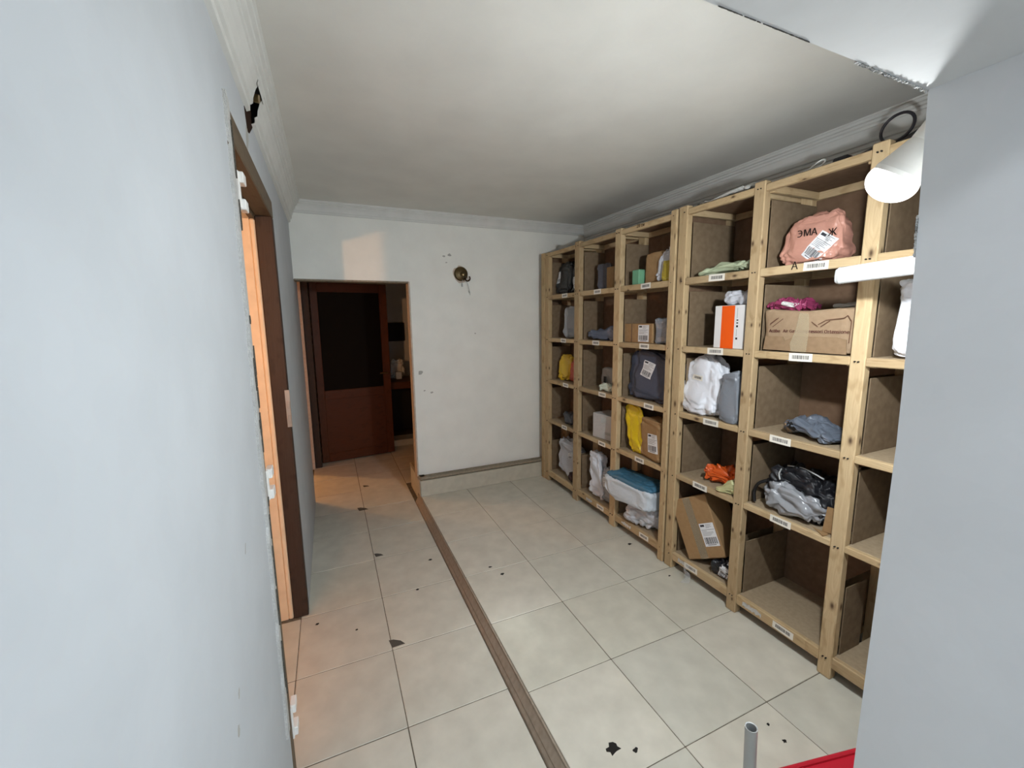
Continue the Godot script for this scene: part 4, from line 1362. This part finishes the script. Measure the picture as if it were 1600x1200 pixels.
	node("strap", strap.commit(), M.black, jk)
	for s in [[Vector3(-0.09, 0.195, 0.03), Vector3(-0.07, 0.185, 0.075), Vector3(-0.055, 0.165, 0.088)], [Vector3(-0.08, 0.21, 0.0), Vector3(0.0, 0.222, 0.01), Vector3(0.09, 0.205, 0.02)]]:
		strap = T()
		tube(strap, curve_pts(s, 10), 0.0035, 6)
		node("piping", strap.commit(), M.grey_pvc, jk)
	var fp := T()
	slab(fp, PackedVector2Array([Vector2(0, 0), Vector2(0.055, 0.01), Vector2(0.055, 0.12), Vector2(0.012, 0.115)]), Vector3.ZERO, Vector3.RIGHT, Vector3.UP, 0.004)
	slab(fp, PackedVector2Array([Vector2(-0.04, 0.0), Vector2(0.03, 0.0), Vector2(0.03, 0.05)]), Vector3(0, 0.001, 0.0), Vector3.RIGHT, Vector3(0, 0.1, 1.0).normalized(), 0.003)
	o = parcel("cardboard_flap", "loose cardboard flap standing by the post under the jacket", "cardboard", fp.commit(), M.card, -1.000, y4, 1.868)
	# ---- third column
	o = parcel("parcel_bag", "tall narrow white mailer standing at the pillar's edge", "bag", bag(Vector3(0.15, 0.285, 0.12), {"seed": 50, "amp": 0.012, "e1": 0.3, "e2": 0.3, "topz": 0.9, "mod": func(p, t): return p + Vector3(-0.020 * t, 0, 0)}), white, -0.758, y2, 1.90)

func top_z(m: ArrayMesh, q: Vector2) -> float:
	var v: PackedVector3Array = m.surface_get_arrays(0)[Mesh.ARRAY_VERTEX]
	var best := -9.0
	for p in v:
		if absf(p.x - q.x) < 0.03 and absf(p.y - q.y) < 0.03:
			best = maxf(best, p.z)
	return best

func hanging_tape() -> Mesh:
	var st := T()
	var rows := 16
	var prev := []
	for j in rows + 1:
		var t := float(j) / rows
		var y := 0.10 * (1.0 - t) - 0.0
		var c := Vector3(-0.006 * sin(t * 5.0), y + 0.004, 0.012 * sin(t * 7.0) + 0.016 * t)
		var w := Vector3(cos(t * 2.2), 0.15 * sin(t * 6.0), sin(t * 2.2)) * (0.016 + 0.010 * t)
		var row := [c - w, c + w * 0.2 + Vector3(0, 0, 0.006), c + w]
		if j > 0:
			for i in 2:
				var p := [prev[i], prev[i + 1], row[i + 1], row[i]]
				quad(st, p, (p[1] - p[0]).cross(p[3] - p[0]).normalized() * -1.0)
		prev = row
	return st.commit()

func small_things() -> void:
	# grey waste pipe standing open in the foreground
	var at := Vector3(1.055, FLOOR, -0.686)
	var pp := thing("grey_pipe", "grey plastic pipe standing upright with its open end up", "pipe", at)
	var st := T()
	lathe(st, [Vector2(0.0, 0.002), Vector2(0.0138, 0.002), Vector2(0.0138, 0.334), Vector2(0.0166, 0.335), Vector2(0.0166, 0.0), Vector2(0.0, 0.0)], 28, Basis(Vector3(0, 0, 1), 0.05))
	node("pipe_wall", st.commit(), M.grey_pvc, pp)
	# red plastic tray on the floor by the pillar
	var rs := thing("red_tray", "low red plastic tray on the tiles at the foot of the pillar", "tray", Vector3(1.36, FLOOR, -0.562))
	var RB := Basis(Vector3.UP, -0.21)
	var h := 0.10
	st = T()
	box(st, Vector3(0, h * 0.5 - 0.004, 0), Vector3(0.42, h - 0.008, 0.194), 0.008, RB)
	node("tray_body", st.commit(), M.red, rs)
	st = T()
	for q in [[Vector3(0, h - 0.004, -0.094), Vector3(0.43, 0.016, 0.012)], [Vector3(0, h - 0.004, 0.094), Vector3(0.43, 0.016, 0.012)], [Vector3(-0.209, h - 0.004, 0), Vector3(0.012, 0.016, 0.198)], [Vector3(0.209, h - 0.004, 0), Vector3(0.012, 0.016, 0.198)]]:
		box(st, RB * q[0], q[1], 0.004, RB)
	node("rim", st.commit(), M.red, rs)
	st = T()
	lathe(st, [Vector2(0.022, h - 0.010), Vector2(0.024, h - 0.002), Vector2(0.030, h - 0.002), Vector2(0.032, h - 0.010)], 32, Basis.IDENTITY, Vector3(-0.085, 0, -0.035))
	node("raised_ring", st.commit(), M.red, rs)
	# on top of the shelves
	var t := FLOOR + 2.103
	var film_m := bag(Vector3(0.40, 0.055, 0.18), {"seed": 70, "amp": 0.012, "e1": 0.9, "e2": 0.5, "mod": func(p, q): return Vector3(p.x, p.y * (0.35 + 0.65 * absf(sin(p.x * 9.0 + 0.6))), p.z)})
	var fo := node("plastic_sheet", film_m, film(c8(190, 190, 186), 0.3))
	fo.position = Vector3(1.95, 0.590, -1.60)
	fo.rotation.y = FACE
	tag(fo, "crumpled translucent plastic sheet lying on top of the near shelving unit", "sheet")
	var cc := thing("cable_coil", "black cable coil standing up on top of the near shelving unit", "cable", Vector3(2.05, 0.59, -0.985))
	st = T()
	var loop := []
	for i in 33:
		var a := TAU * i / 32.0
		loop.append(Vector3(0.01 * sin(a), 0.125 + 0.052 * sin(a), 0.052 * cos(a)))
	tube(st, loop, 0.0055, 8)
	node("loop", st.commit(), M.black_cable, cc)
	st = T()
	tube(st, curve_pts([Vector3(0, 0.075, -0.03), Vector3(0, 0.068, 0.02), Vector3(0, 0.085, 0.08), Vector3(0, 0.08, 0.10)], 12), 0.013, 8)
	tube(st, curve_pts([Vector3(0, 0.075, -0.03), Vector3(-0.03, 0.05, -0.09), Vector3(-0.04, 0.012, -0.14)], 12), 0.008, 8)
	node("plug", st.commit(), M.black_cable, cc)
	var dc := thing("dark_cable", "tangle of dark cable and adapters on top of the near shelving unit", "cable", Vector3(2.02, 0.592, -1.12))
	st = T()
	tube(st, curve_pts([Vector3(0, 0.012, -0.24), Vector3(0.01, 0.02, -0.16), Vector3(-0.01, 0.035, -0.08), Vector3(0.01, 0.05, 0.0), Vector3(0.0, 0.06, 0.08)], 24), 0.010, 8)
	tube(st, curve_pts([Vector3(-0.03, 0.01, -0.19), Vector3(0.03, 0.03, -0.1), Vector3(-0.02, 0.04, -0.02), Vector3(0.02, 0.05, 0.07)], 24), 0.008, 8)
	node("lead", st.commit(), M.black_cable, dc)
	st = T()
	box(st, Vector3(0, 0.035, -0.13), Vector3(0.05, 0.03, 0.05), 0.006)
	box(st, Vector3(0.0, 0.055, -0.03), Vector3(0.04, 0.03, 0.06), 0.006)
	node("adapter", st.commit(), M.black_cable, dc)
	var wc := thing("white_cable", "thin white cable looped on top of the near shelving unit", "cable", Vector3(1.98, 0.592, -1.25))
	st = T()
	tube(st, curve_pts([Vector3(0, 0.006, -0.10), Vector3(0, 0.03, -0.04), Vector3(0, 0.062, 0.015), Vector3(0.01, 0.075, 0.04), Vector3(0.0, 0.06, 0.055), Vector3(0.0, 0.045, 0.03), Vector3(0.01, 0.05, 0.0)], 30), 0.004, 8)
	node("lead", st.commit(), M.white_plastic, wc)
	st = T()
	box(st, Vector3(2.04, 0.635, -1.055), Vector3(0.03, 0.022, 0.07), 0.005)
	box(st, Vector3(2.04, 0.607, -1.055), Vector3(0.028, 0.034, 0.05), 0.005)
	tag(node("white_adapter", st.commit(), M.white_plastic), "small white adapter beside the black cable coil on the shelf top", "adapter")
